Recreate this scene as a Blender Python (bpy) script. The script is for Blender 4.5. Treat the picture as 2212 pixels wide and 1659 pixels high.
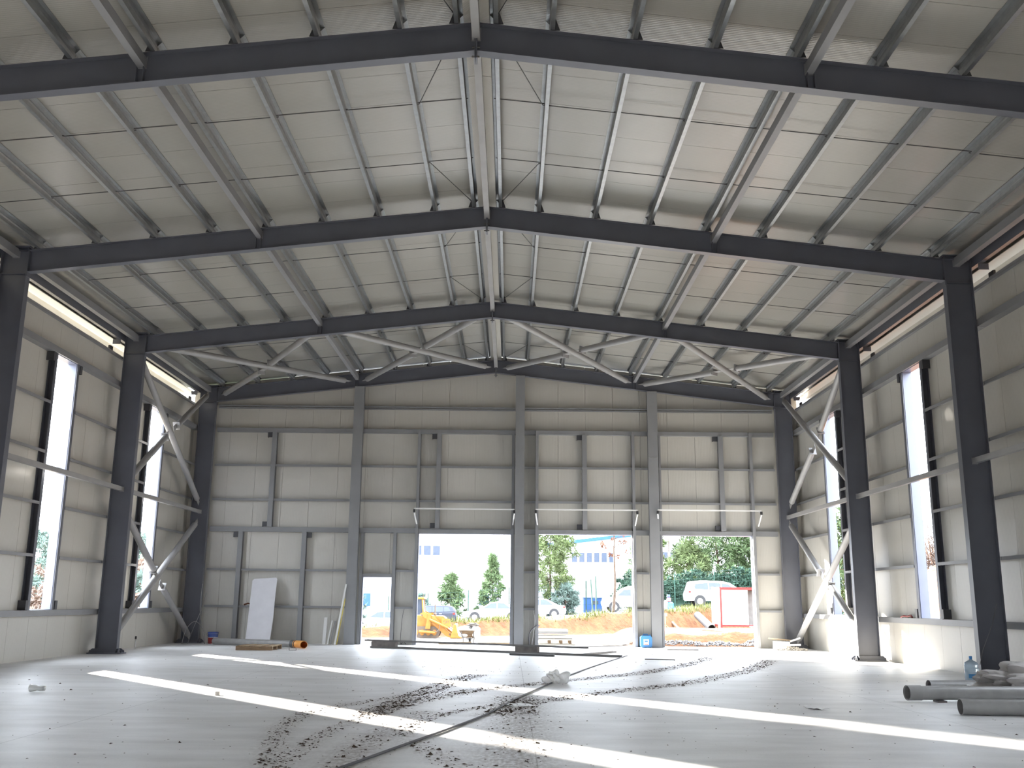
import bpy, bmesh, math, random
import numpy as np
from mathutils import Vector, Matrix

random.seed(7)
RNG = np.random.default_rng(7)
scene = bpy.context.scene
for o in list(bpy.data.objects):
    bpy.data.objects.remove(o, do_unlink=True)
COL = scene.collection

# ------------------------------------------------------------------ camera
F_PX, YAW, PITCH, ROLL = 2110.2, -0.0004, 0.2193, 0.0098
cam_d = bpy.data.cameras.new('camera')
cam_d.sensor_fit = 'HORIZONTAL'
cam_d.sensor_width = 36.0
cam_d.lens = F_PX / 2212.0 * 36.0
cam_d.clip_start, cam_d.clip_end = 0.1, 1000.0
cam = bpy.data.objects.new('camera', cam_d)
COL.objects.link(cam)
fwd = Vector((math.sin(YAW) * math.cos(PITCH), math.cos(YAW) * math.cos(PITCH), math.sin(PITCH)))
rgt = Vector((math.cos(YAW), -math.sin(YAW), 0.0))
upv = rgt.cross(fwd)
r2 = rgt * math.cos(ROLL) + upv * math.sin(ROLL)
u2 = -rgt * math.sin(ROLL) + upv * math.cos(ROLL)
cam.matrix_world = Matrix(((r2.x, u2.x, -fwd.x, 0.609), (r2.y, u2.y, -fwd.y, 0.0), (r2.z, u2.z, -fwd.z, 1.5), (0, 0, 0, 1)))
scene.camera = cam

# ------------------------------------------------------------------ sky, sun, exposure
world = bpy.data.worlds.new('sky')
scene.world = world
world.use_nodes = True
bg = world.node_tree.nodes['Background']
bg.inputs['Color'].default_value = (0.84, 0.91, 1.0, 1.0)
bg.inputs['Strength'].default_value = 8.0

SUN_DIR = Vector((0.66 * math.cos(math.radians(15.0)), -0.75 * math.cos(math.radians(15.0)), -math.sin(math.radians(15.0)))).normalized()
sun_d = bpy.data.lights.new('sun', 'SUN')
sun_d.energy = 40.0
sun_d.color = (1.0, 0.93, 0.82)
sun_d.angle = math.radians(1.0)
sun = bpy.data.objects.new('sun', sun_d)
COL.objects.link(sun)
sun.rotation_euler = SUN_DIR.to_track_quat('-Z', 'Y').to_euler()
sun.location = (-60, 90, 40)

vs = scene.view_settings
vs.view_transform = 'Standard'
vs.look = 'None'
vs.exposure = 0.85
vs.gamma = 1.0
vs.use_curve_mapping = False
cy = scene.cycles
cy.max_bounces = 14
cy.diffuse_bounces = 9
cy.glossy_bounces = 4
cy.transmission_bounces = 6
cy.caustics_reflective = False
cy.caustics_refractive = False
cy.sample_clamp_indirect = 12.0

# ------------------------------------------------------------------ materials
MATS = {}

def nodes_of(name):
    m = bpy.data.materials.new(name)
    m.use_nodes = True
    nt = m.node_tree
    return m, nt, nt.nodes['Principled BSDF']

def mat(name, col, rough=0.5, metal=0.0, var=0.12, scale=3.0, bump=0.0, bump_scale=40.0, col2=None, stretch=None, coat=0.0):
    """painted / plain surface with a noise variation in colour and an optional fine relief"""
    m, nt, b = nodes_of(name)
    N, L = nt.nodes, nt.links
    geo = N.new('ShaderNodeNewGeometry')
    vec = geo.outputs['Position']
    if stretch:
        mp = N.new('ShaderNodeMapping')
        mp.inputs['Scale'].default_value = stretch
        L.new(vec, mp.inputs['Vector'])
        vec = mp.outputs['Vector']
    nz = N.new('ShaderNodeTexNoise')
    nz.inputs['Scale'].default_value = scale
    nz.inputs['Detail'].default_value = 5.0
    L.new(vec, nz.inputs['Vector'])
    rp = N.new('ShaderNodeValToRGB')
    c = np.array(col)
    d = np.array(col2) if col2 else c * (1 - var)
    e = c if col2 else np.minimum(c * (1 + var), 1.0)
    rp.color_ramp.elements[0].position = 0.3
    rp.color_ramp.elements[1].position = 0.7
    rp.color_ramp.elements[0].color = (*d, 1)
    rp.color_ramp.elements[1].color = (*e, 1)
    L.new(nz.outputs['Fac'], rp.inputs['Fac'])
    L.new(rp.outputs['Color'], b.inputs['Base Color'])
    b.inputs['Roughness'].default_value = rough
    b.inputs['Metallic'].default_value = metal
    if coat:
        b.inputs['Coat Weight'].default_value = coat
    if bump:
        n2 = N.new('ShaderNodeTexNoise')
        n2.inputs['Scale'].default_value = bump_scale
        n2.inputs['Detail'].default_value = 4.0
        L.new(vec, n2.inputs['Vector'])
        bp = N.new('ShaderNodeBump')
        bp.inputs['Strength'].default_value = bump
        bp.inputs['Distance'].default_value = 0.02
        L.new(n2.outputs['Fac'], bp.inputs['Height'])
        L.new(bp.outputs['Normal'], b.inputs['Normal'])
    MATS[name] = m
    return m

def ribbed(name, col, axis, pitch, rough):
    """sheet with shallow rolled micro ribs running across the given world axis"""
    m, nt, b = nodes_of(name)
    N, L = nt.nodes, nt.links
    geo = N.new('ShaderNodeNewGeometry')
    sp = N.new('ShaderNodeSeparateXYZ')
    L.new(geo.outputs['Position'], sp.inputs[0])
    if axis == 'XY':
        ad = N.new('ShaderNodeMath'); ad.operation = 'ADD'
        L.new(sp.outputs['X'], ad.inputs[0]); L.new(sp.outputs['Y'], ad.inputs[1])
        src = ad.outputs[0]
    else:
        src = sp.outputs[axis]
    mu = N.new('ShaderNodeMath'); mu.operation = 'MULTIPLY'
    mu.inputs[1].default_value = 2 * math.pi / pitch
    L.new(src, mu.inputs[0])
    sn = N.new('ShaderNodeMath'); sn.operation = 'SINE'
    L.new(mu.outputs[0], sn.inputs[0])
    bp = N.new('ShaderNodeBump')
    bp.inputs['Strength'].default_value = 0.35
    bp.inputs['Distance'].default_value = 0.0015
    L.new(sn.outputs[0], bp.inputs['Height'])
    L.new(bp.outputs['Normal'], b.inputs['Normal'])
    nz = N.new('ShaderNodeTexNoise')
    nz.inputs['Scale'].default_value = 0.7
    nz.inputs['Detail'].default_value = 4
    L.new(geo.outputs['Position'], nz.inputs['Vector'])
    rp = N.new('ShaderNodeValToRGB')
    rp.color_ramp.elements[0].position = 0.3
    rp.color_ramp.elements[1].position = 0.7
    rp.color_ramp.elements[0].color = (*[c * 0.94 for c in col], 1)
    rp.color_ramp.elements[1].color = (*col, 1)
    L.new(nz.outputs['Fac'], rp.inputs['Fac'])
    L.new(rp.outputs['Color'], b.inputs['Base Color'])
    b.inputs['Roughness'].default_value = rough
    MATS[name] = m
    return m

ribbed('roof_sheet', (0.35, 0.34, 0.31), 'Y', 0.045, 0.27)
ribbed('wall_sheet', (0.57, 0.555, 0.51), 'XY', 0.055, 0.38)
mat('frame_paint', (0.115, 0.122, 0.148), 0.36, var=0.08, scale=1.5)
mat('post_paint', (0.24, 0.245, 0.255), 0.45, var=0.07, scale=1.5)
mat('tube_paint', (0.31, 0.31, 0.31), 0.4, var=0.08, scale=2.0)
mat('galvanised', (0.34, 0.355, 0.36), 0.42, metal=0.85, var=0.08, scale=9.0)
mat('cleat_paint', (0.06, 0.062, 0.07), 0.5)
mat('reveal_sheet', (0.20, 0.22, 0.30), 0.35, var=0.04)
mat('rod_steel', (0.07, 0.07, 0.07), 0.5, metal=0.3)
mat('white_plastic', (0.80, 0.80, 0.79), 0.35, var=0.04)
mat('white_board', (0.70, 0.70, 0.74), 0.5, var=0.04)
mat('pipe_grey', (0.27, 0.265, 0.26), 0.4, var=0.12, scale=5)
mat('pipe_bore', (0.095, 0.095, 0.10), 0.6)
mat('pipe_orange', (0.80, 0.36, 0.08), 0.35, var=0.06)
mat('timber', (0.26, 0.175, 0.105), 0.75, var=0.3, scale=4, stretch=(1, 6, 8), bump=0.2)
mat('timber_pale', (0.36, 0.27, 0.17), 0.75, var=0.2, scale=4, bump=0.2)
mat('timber_dark', (0.16, 0.145, 0.135), 0.75, var=0.3, scale=5)
mat('yellow_lath', (0.72, 0.60, 0.16), 0.6)
mat('bar_steel', (0.16, 0.155, 0.15), 0.45, metal=0.4, var=0.2)
mat('rubber_black', (0.025, 0.025, 0.028), 0.6)
mat('cable_grey', (0.12, 0.12, 0.13), 0.6)
mat('blue_plastic', (0.05, 0.22, 0.52), 0.35, var=0.06)
mat('blue_deep', (0.04, 0.08, 0.30), 0.4)
mat('red_paint', (0.24, 0.022, 0.022), 0.5, var=0.2, scale=8)
mat('label_white', (0.90, 0.90, 0.89), 0.5)
mat('label_blue', (0.05, 0.22, 0.45), 0.5)
mat('label_red', (0.60, 0.12, 0.10), 0.5)
mat('label_yellow', (0.75, 0.60, 0.12), 0.5)
mat('mud', (0.085, 0.058, 0.040), 0.9, var=0.4, scale=20)
mat('mud_wet', (0.055, 0.036, 0.024), 0.8, var=0.3, scale=20)
mat('rubble', (0.55, 0.52, 0.48), 0.9, var=0.2, scale=12)
mat('stone_grey', (0.13, 0.13, 0.14), 0.9, var=0.4, scale=15)
mat('sand_yellow', (0.30, 0.17, 0.05), 0.95, var=0.2, scale=10)
mat('loader_yellow', (0.30, 0.135, 0.025), 0.5, var=0.15, scale=6)
mat('loader_dark', (0.10, 0.08, 0.07), 0.6)
mat('glass_dark', (0.03, 0.04, 0.06), 0.3)
mat('glass_blue', (0.035, 0.05, 0.085), 0.3)
mat('car_white', (0.82, 0.82, 0.82), 0.25, var=0.02, coat=0.5)
mat('car_navy', (0.020, 0.026, 0.045), 0.4, var=0.05)
mat('tyre', (0.03, 0.03, 0.03), 0.8)
mat('rim', (0.50, 0.50, 0.52), 0.35, metal=0.6)
mat('lamp_red', (0.25, 0.012, 0.012), 0.3)
mat('render_white', (0.80, 0.80, 0.82), 0.8, var=0.03)
mat('render_lilac', (0.24, 0.21, 0.29), 0.8, var=0.03)
mat('roof_blue', (0.008, 0.075, 0.24), 0.5)
mat('shed_blue', (0.015, 0.075, 0.24), 0.5)
mat('fence_green', (0.008, 0.05, 0.035), 0.5)
mat('bark', (0.08, 0.055, 0.04), 0.9, var=0.3, scale=8)
mat('twig', (0.10, 0.07, 0.055), 0.9, var=0.3)
mat('needle_green', (0.065, 0.105, 0.04), 0.8, var=0.45, scale=1.3)
mat('needle_light', (0.10, 0.135, 0.05), 0.8, var=0.4, scale=1.5)
mat('cypress_green', (0.10, 0.15, 0.065), 0.8, var=0.4, scale=2)
mat('ivy_green', (0.03, 0.07, 0.045), 0.8, var=0.5, scale=2.5)
mat('dry_leaf', (0.14, 0.06, 0.035), 0.9, var=0.4, scale=4)
mat('bush_brown', (0.19, 0.14, 0.115), 0.9, var=0.35, scale=0.7)
mat('bush_teal', (0.10, 0.145, 0.125), 0.9, var=0.4, scale=0.7)
mat('grass_blade', (0.11, 0.125, 0.035), 0.9, var=0.4, scale=3)
mat('asphalt_plate', (0.09, 0.09, 0.095), 0.6)

# clear thin plastics
def clear_mat(name, col, rough, trans, alpha):
    m, nt, b = nodes_of(name)
    b.inputs['Base Color'].default_value = (*col, 1)
    b.inputs['Roughness'].default_value = rough
    b.inputs['Transmission Weight'].default_value = trans
    b.inputs['IOR'].default_value = 1.15
    b.inputs['Alpha'].default_value = alpha
    MATS[name] = m
clear_mat('bottle_clear', (0.66, 0.82, 0.95), 0.15, 0.5, 1.0)
clear_mat('film_clear', (0.62, 0.59, 0.57), 0.25, 0.45, 1.0)
clear_mat('cup_clear', (0.72, 0.73, 0.70), 0.25, 0.5, 1.0)

# concrete floor: cloudy power-floated slab, saw cuts, brown smears from the dirt attribute
def concrete():
    m, nt, b = nodes_of('concrete')
    N, L = nt.nodes, nt.links
    geo = N.new('ShaderNodeNewGeometry')
    def noise(scale, detail, stretch=(1, 1, 1), rough=0.55):
        mp = N.new('ShaderNodeMapping')
        mp.inputs['Scale'].default_value = stretch
        L.new(geo.outputs['Position'], mp.inputs['Vector'])
        n = N.new('ShaderNodeTexNoise')
        n.inputs['Scale'].default_value = scale
        n.inputs['Detail'].default_value = detail
        n.inputs['Roughness'].default_value = rough
        L.new(mp.outputs['Vector'], n.inputs['Vector'])
        return n.outputs['Fac']
    def ramp(src, p0, c0, p1, c1):
        r = N.new('ShaderNodeValToRGB')
        r.color_ramp.elements[0].position, r.color_ramp.elements[1].position = p0, p1
        r.color_ramp.elements[0].color, r.color_ramp.elements[1].color = (*c0, 1), (*c1, 1)
        L.new(src, r.inputs['Fac'])
        return r.outputs['Color']
    def mix(kind, fac, a, c):
        x = N.new('ShaderNodeMix'); x.data_type = 'RGBA'; x.blend_type = kind
        if isinstance(fac, float): x.inputs['Factor'].default_value = fac
        else: L.new(fac, x.inputs['Factor'])
        for s, v in (('A', a), ('B', c)):
            tgt = [i for i in x.inputs if i.name == s and i.type == 'RGBA'][0]
            if isinstance(v, tuple): tgt.default_value = (*v, 1)
            else: L.new(v, tgt)
        return [o for o in x.outputs if o.type == 'RGBA'][0]
    base = ramp(noise(0.55, 6), 0.32, (0.76, 0.755, 0.745), 0.68, (0.86, 0.86, 0.865))
    streak = ramp(noise(1.6, 6, (0.5, 1.6, 1)), 0.30, (0.80, 0.80, 0.80), 0.62, (1, 1, 1))
    col = mix('MULTIPLY', 0.75, base, streak)
    speck = ramp(noise(34.0, 3), 0.28, (0.82, 0.82, 0.82), 0.42, (1, 1, 1))
    col = mix('MULTIPLY', 0.6, col, speck)
    # saw cuts
    sp = N.new('ShaderNodeSeparateXYZ')
    L.new(geo.outputs['Position'], sp.inputs[0])
    def cut(axis, off, period):
        a = N.new('ShaderNodeMath'); a.operation = 'SUBTRACT'; a.inputs[1].default_value = off - period * 40 - period / 2
        L.new(sp.outputs[axis], a.inputs[0])
        w = N.new('ShaderNodeMath'); w.operation = 'MODULO'; w.inputs[1].default_value = period
        L.new(a.outputs[0], w.inputs[0])
        s = N.new('ShaderNodeMath'); s.operation = 'SUBTRACT'; s.inputs[1].default_value = period / 2
        L.new(w.outputs[0], s.inputs[0])
        ab = N.new('ShaderNodeMath'); ab.operation = 'ABSOLUTE'
        L.new(s.outputs[0], ab.inputs[0])
        lt = N.new('ShaderNodeMath'); lt.operation = 'LESS_THAN'; lt.inputs[1].default_value = 0.006
        L.new(ab.outputs[0], lt.inputs[0])
        return lt.outputs[0]
    mx = N.new('ShaderNodeMath'); mx.operation = 'MAXIMUM'
    L.new(cut('X', 0.88, 5.6), mx.inputs[0]); L.new(cut('Y', 13.25, 7.17), mx.inputs[1])
    dk = N.new('ShaderNodeMath'); dk.operation = 'MULTIPLY'; dk.inputs[1].default_value = 0.45
    L.new(mx.outputs[0], dk.inputs[0])
    col = mix('MIX', dk.outputs[0], col, (0.16, 0.155, 0.15))
    at = N.new('ShaderNodeAttribute'); at.attribute_name = 'dirt'
    fine = ramp(noise(14.0, 5, (1.6, 0.7, 1)), 0.34, (0.10, 0.10, 0.10), 0.62, (1, 1, 1))
    fm = N.new('ShaderNodeMath'); fm.operation = 'MULTIPLY'; fm.use_clamp = True
    L.new(at.outputs['Fac'], fm.inputs[0]); L.new(fine, fm.inputs[1])
    col = mix('MIX', fm.outputs[0], col, (0.125, 0.078, 0.046))
    L.new(col, b.inputs['Base Color'])
    rr = N.new('ShaderNodeMapRange')
    rr.inputs['To Min'].default_value, rr.inputs['To Max'].default_value = 0.36, 0.56
    L.new(noise(0.9, 5), rr.inputs['Value'])
    L.new(rr.outputs['Result'], b.inputs['Roughness'])
    bp = N.new('ShaderNodeBump'); bp.inputs['Strength'].default_value = 0.12; bp.inputs['Distance'].default_value = 0.004
    L.new(noise(20.0, 4), bp.inputs['Height'])
    L.new(bp.outputs['Normal'], b.inputs['Normal'])
    MATS['concrete'] = m
concrete()

def terrain_mat():
    m, nt, b = nodes_of('earth')
    N, L = nt.nodes, nt.links
    geo = N.new('ShaderNodeNewGeometry')
    at = N.new('ShaderNodeAttribute'); at.attribute_name = 'ground_color'
    nz = N.new('ShaderNodeTexNoise'); nz.inputs['Scale'].default_value = 2.2; nz.inputs['Detail'].default_value = 8
    nz.inputs['Roughness'].default_value = 0.7
    L.new(geo.outputs['Position'], nz.inputs['Vector'])
    rp = N.new('ShaderNodeValToRGB')
    rp.color_ramp.elements[0].position, rp.color_ramp.elements[1].position = 0.35, 0.65
    rp.color_ramp.elements[0].color, rp.color_ramp.elements[1].color = (0.62, 0.55, 0.5, 1), (1.15, 1.15, 1.15, 1)
    L.new(nz.outputs['Fac'], rp.inputs['Fac'])
    x = N.new('ShaderNodeMix'); x.data_type = 'RGBA'; x.blend_type = 'MULTIPLY'; x.inputs['Factor'].default_value = 1.0
    a = [i for i in x.inputs if i.name == 'A' and i.type == 'RGBA'][0]
    c = [i for i in x.inputs if i.name == 'B' and i.type == 'RGBA'][0]
    L.new(at.outputs['Color'], a); L.new(rp.outputs['Color'], c)
    L.new([o for o in x.outputs if o.type == 'RGBA'][0], b.inputs['Base Color'])
    b.inputs['Roughness'].default_value = 0.95
    n2 = N.new('ShaderNodeTexNoise'); n2.inputs['Scale'].default_value = 5; n2.inputs['Detail'].default_value = 6
    L.new(geo.outputs['Position'], n2.inputs['Vector'])
    bp = N.new('ShaderNodeBump'); bp.inputs['Strength'].default_value = 0.7; bp.inputs['Distance'].default_value = 0.15
    L.new(n2.outputs['Fac'], bp.inputs['Height']); L.new(bp.outputs['Normal'], b.inputs['Normal'])
    MATS['earth'] = m
terrain_mat()

# ------------------------------------------------------------------ mesh helpers
ORIGIN = {}

class MB:
    def __init__(self):
        self.v, self.f = [], []

    def add(self, verts, faces):
        n = len(self.v)
        self.v.extend([tuple(float(c) for c in p) for p in verts])
        self.f.extend([tuple(i + n for i in fc) for fc in faces])
        return self

    def box(self, x0, x1, y0, y1, z0, z1):
        x0, x1 = min(x0, x1), max(x0, x1); y0, y1 = min(y0, y1), max(y0, y1); z0, z1 = min(z0, z1), max(z0, z1)
        return self.add([(x0, y0, z0), (x1, y0, z0), (x1, y1, z0), (x0, y1, z0), (x0, y0, z1), (x1, y0, z1), (x1, y1, z1), (x0, y1, z1)],
                        [(0, 3, 2, 1), (4, 5, 6, 7), (0, 1, 5, 4), (1, 2, 6, 5), (2, 3, 7, 6), (3, 0, 4, 7)])

    def extrude(self, poly, mapper, a, b):
        """prism: poly = [(p, q)], mapper(p, q, t) -> xyz, between t = a and t = b"""
        n = len(poly)
        vs_ = [mapper(p, q, a) for p, q in poly] + [mapper(p, q, b) for p, q in poly]
        fs = [tuple(range(n - 1, -1, -1)), tuple(range(n, 2 * n))]
        fs += [(i, (i + 1) % n, n + (i + 1) % n, n + i) for i in range(n)]
        return self.add(vs_, fs)

    def bar(self, p0, p1, w, h, up=(0, 0, 1)):
        """rectangular bar from p0 to p1, w across, h along up"""
        p0, p1, up = Vector(p0), Vector(p1), Vector(up)
        d = (p1 - p0).normalized()
        s = d.cross(up).normalized()
        u = s.cross(d).normalized()
        vs_ = []
        for p in (p0, p1):
            for a, b in ((-1, -1), (1, -1), (1, 1), (-1, 1)):
                vs_.append(p + s * (a * w / 2) + u * (b * h / 2))
        return self.add(vs_, [(0, 3, 2, 1), (4, 5, 6, 7), (0, 1, 5, 4), (1, 2, 6, 5), (2, 3, 7, 6), (3, 0, 4, 7)])

    def tube(self, pts, r, n=12, cap=True, r_end=None):
        pts = [Vector(p) for p in pts]
        k = len(pts)
        rings = []
        ref = None
        for i, p in enumerate(pts):
            d = (pts[min(i + 1, k - 1)] - pts[max(i - 1, 0)]).normalized()
            if ref is None:
                ref = Vector((0, 0, 1)) if abs(d.z) < 0.9 else Vector((1, 0, 0))
            s = d.cross(ref).normalized()
            u = s.cross(d).normalized()
            ref = u
            rr = r if r_end is None else r + (r_end - r) * i / (k - 1)
            rings.append([p + (s * math.cos(t) + u * math.sin(t)) * rr for t in [2 * math.pi * j / n for j in range(n)]])
        vs_ = [q for ring in rings for q in ring]
        fs = []
        for i in range(k - 1):
            for j in range(n):
                a, b = i * n + j, i * n + (j + 1) % n
                fs.append((a, b, b + n, a + n))
        if cap:
            fs.append(tuple(range(n - 1, -1, -1)))
            fs.append(tuple((k - 1) * n + j for j in range(n)))
        return self.add(vs_, fs)

    def pipe(self, p0, p1, r, wall, n=24):
        """open hollow pipe"""
        p0, p1 = Vector(p0), Vector(p1)
        d = (p1 - p0).normalized()
        ref = Vector((0, 0, 1)) if abs(d.z) < 0.9 else Vector((1, 0, 0))
        s = d.cross(ref).normalized(); u = s.cross(d).normalized()
        vs_ = []
        for p in (p0, p1):
            for rr in (r, r - wall):
                vs_ += [p + (s * math.cos(2 * math.pi * j / n) + u * math.sin(2 * math.pi * j / n)) * rr for j in range(n)]
        fs = []
        for j in range(n):
            k = (j + 1) % n
            fs += [(j, k, 2 * n + k, 2 * n + j), (n + k, n + j, 3 * n + j, 3 * n + k), (k, j, n + j, n + k), (2 * n + j, 2 * n + k, 3 * n + k, 3 * n + j)]
        return self.add(vs_, fs)

    def lathe(self, prof, c=(0, 0, 0), n=24):
        vs_, fs = [], []
        for r, z in prof:
            vs_ += [(c[0] + r * math.cos(2 * math.pi * j / n), c[1] + r * math.sin(2 * math.pi * j / n), c[2] + z) for j in range(n)]
        for i in range(len(prof) - 1):
            for j in range(n):
                a, b = i * n + j, i * n + (j + 1) % n
                fs.append((a, b, b + n, a + n))
        fs.append(tuple(range(n - 1, -1, -1)))
        fs.append(tuple((len(prof) - 1) * n + j for j in range(n)))
        return self.add(vs_, fs)

    def build(self, name, material, parent=None, loc=None, smooth=False):
        """link as ONE mesh object; vertices are given in world metres"""
        if parent is not None:
            org = ORIGIN[parent.name]
        elif loc is not None:
            org = Vector(loc)
        else:
            org = Vector((0, 0, 0))
        me = bpy.data.meshes.new(name)
        me.from_pydata([(a - org.x, b - org.y, c - org.z) for a, b, c in self.v], [], self.f)
        me.materials.append(MATS[material])
        me.update()
        if smooth:
            me.polygons.foreach_set('use_smooth', [True] * len(me.polygons))
        o = bpy.data.objects.new(name, me)
        COL.objects.link(o)
        if parent is not None:
            o.parent = parent
        else:
            o.location = org
        ORIGIN[o.name] = org
        return o

def tag(o, label, cat, group=None, kind=None):
    o['label'] = label
    o['category'] = cat
    if group: o['group'] = group
    if kind: o['kind'] = kind
    return o

def thing(name, label, cat, loc=(0, 0, 0), group=None, kind=None):
    o = bpy.data.objects.new(name, None)
    COL.objects.link(o)
    o.location = loc
    o.empty_display_size = 0.1
    ORIGIN[o.name] = Vector(loc)
    return tag(o, label, cat, group, kind)

def setting(name, label, cat, loc=(0, 0, 0)):
    return thing(name, label, cat, loc, kind='structure')

def smooth_by_angle(o, deg=35):
    me = o.data
    me.polygons.foreach_set('use_smooth', [True] * len(me.polygons))
    bm = bmesh.new(); bm.from_mesh(me)
    for e in bm.edges:
        if len(e.link_faces) == 2 and e.calc_face_angle(0) > math.radians(deg):
            e.smooth = False
    bm.to_mesh(me); bm.free()
    return o

def bevel(o, w, seg=2, angle=0.6):
    md = o.modifiers.new('bevel', 'BEVEL')
    md.width, md.segments, md.limit_method, md.angle_limit = w, seg, 'ANGLE', angle
    return o

# ------------------------------------------------------------------ dimensions of the hall (metres)
W, DC = 10.2, 0.6                    # inner flange of the columns, column depth
FRAMES = [6.38, 13.55, 20.72, 27.89, 35.06]
BF = 0.18
Y_FRONT, Y_END = -8.3, 35.35         # inner faces of the front and the end wall
XW = 11.05                           # inner face of the side walls
def raf_bot(x): return 9.72 - 0.1152 * abs(x)
def raf_top(x): return 10.20 - 0.1120 * abs(x)
def roof_z(x): return 10.42 - 0.1120 * abs(x)
PURLINS = [0.27, 1.14, 2.41, 3.64, 4.90, 6.15, 7.40, 8.68, 9.95]

# ================================================================== FLOOR
TRACKS = [  # path, half width, clod density per metre, smear
    ([(6.3, 28.8), (5.3, 26.0), (4.45, 24.11), (3.42, 22.13), (2.51, 20.94), (1.69, 19.99), (1.04, 19.03), (0.44, 18.26), (-0.03, 17.55), (-0.44, 16.58), (-0.81, 15.63), (-1.06, 14.8), (-1.25, 13.72)], 0.17, 110, 0.42),
    ([(7.7, 27.7), (6.9, 25.4), (6.0, 23.22), (4.81, 20.99), (3.86, 19.37), (3.02, 18.36), (2.18, 17.35), (1.5, 16.38), (0.96, 15.67), (0.61, 14.77), (0.36, 13.86)], 0.18, 110, 0.42),
    ([(-0.08, 21.25), (-0.47, 19.72), (-0.76, 17.65), (-0.98, 15.98), (-1.17, 14.6), (-1.35, 13.55)], 0.20, 150, 0.62),
    ([(-0.6, 17.4), (-1.17, 16.34), (-1.51, 15.57), (-1.82, 14.92), (-2.04, 14.28), (-2.14, 13.54), (-2.12, 12.51), (-1.97, 11.4), (-1.77, 10.4), (-1.55, 9.3)], 0.11, 45, 0.25),
    ([(-1.29, 13.56), (-1.48, 12.25), (-1.52, 11.07), (-1.51, 10.11), (-1.48, 9.3)], 0.10, 40, 0.22),
    ([(-0.55, 14.2), (-0.74, 12.99), (-0.86, 11.68), (-0.95, 10.61), (-0.93, 9.3)], 0.16, 30, 0.34),
    ([(0.9, 16.02), (0.34, 15.06), (-0.16, 14.21), (-0.47, 13.26), (-0.59, 12.1), (-0.57, 11.7)], 0.09, 60, 0.34),
    ([(0.75, 16.5), (0.72, 14.9), (0.70, 13.11), (0.66, 11.05), (0.64, 9.3)], 0.30, 26, 0.36),
    ([(0.78, 16.6), (0.72, 15.0), (0.70, 14.0)], 0.26, 110, 0.55),
    ([(-0.4, 11.33), (-0.13, 10.35), (0.09, 9.79), (0.32, 9.3)], 0.13, 38, 0.28),
]
def resample(pts, step):
    p = np.array(pts, float)
    # smooth the polyline a little (Catmull-Rom)
    q = []
    for i in range(len(p) - 1):
        p0, p1, p2, p3 = p[max(i - 1, 0)], p[i], p[i + 1], p[min(i + 2, len(p) - 1)]
        n = max(2, int(np.linalg.norm(p2 - p1) / step))
        for t in np.linspace(0, 1, n, endpoint=False):
            q.append(0.5 * ((2 * p1) + (-p0 + p2) * t + (2 * p0 - 5 * p1 + 4 * p2 - p3) * t * t + (-p0 + 3 * p1 - 3 * p2 + p3) * t ** 3))
    q.append(p[-1])
    return np.array(q)

def build_floor():
    xs = np.linspace(-11.11, 11.11, 186)
    ys = np.concatenate([np.linspace(Y_FRONT - 0.3, 7, 14), np.arange(7.12, 35.6, 0.12), [35.72]])
    nx, ny = len(xs), len(ys)
    X, Y = np.meshgrid(xs, ys)
    dirt = np.zeros_like(X)
    for path, hw, dens, smear in TRACKS:
        q = resample(path, 0.1)
        for (px, py) in q:
            m = (np.abs(X - px) < 3 * hw) & (np.abs(Y - py) < 3 * hw)
            d2 = (X[m] - px) ** 2 + (Y[m] - py) ** 2
            dirt[m] = np.maximum(dirt[m], min(1.0, smear * 2.0) * np.exp(-d2 / (2 * (hw * 1.05) ** 2)))
    v = np.stack([X.ravel(), Y.ravel(), np.zeros(nx * ny)], 1)
    f = [(j * nx + i, j * nx + i + 1, (j + 1) * nx + i + 1, (j + 1) * nx + i) for j in range(ny - 1) for i in range(nx - 1)]
    me = bpy.data.meshes.new('floor')
    me.from_pydata(v.tolist(), [], f)
    me.materials.append(MATS['concrete'])
    a = me.attributes.new('dirt', 'FLOAT', 'POINT')
    a.data.foreach_set('value', dirt.ravel().astype(np.float32))
    o = bpy.data.objects.new('floor', me)
    COL.objects.link(o)
    tag(o, 'pale grey concrete slab of the empty steel hall', 'floor', kind='structure')
build_floor()

# ================================================================== WALLS
def cut_rects(u0, u1, z0, z1, holes):
    """pieces of the rectangle [u0,u1]x[z0,z1] left after cutting the holes"""
    rects = [(u0, u1, z0, z1)]
    for (a0, a1, b0, b1) in holes:
        out = []
        for (p0, p1, q0, q1) in rects:
            if a1 <= p0 or a0 >= p1 or b1 <= q0 or b0 >= q1:
                out.append((p0, p1, q0, q1)); continue
            if a0 > p0: out.append((p0, a0, q0, q1))
            if a1 < p1: out.append((a1, p1, q0, q1))
            m0, m1 = max(a0, p0), min(a1, p1)
            if b0 > q0: out.append((m0, m1, q0, b0))
            if b1 < q1: out.append((m0, m1, b1, q1))
        rects = out
    return [r for r in rects if r[1] - r[0] > 0.004 and r[3] - r[2] > 0.004]

GAP = 0.007
WIN_Z = (1.19, 7.52)
WIN_Y = [(9.2, 10.35), (16.1, 17.25), (23.98, 25.12), (30.62, 31.82)]  # first entry is an unseen opening, added to brighten the near floor
GIRT_Z = [(1.05, 1.19), (2.44, 2.52), (3.70, 3.78), (4.96, 5.04), (6.20, 6.28), (7.52, 7.68), (8.34, 8.43)]
WALL_TOP = 8.45

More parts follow.
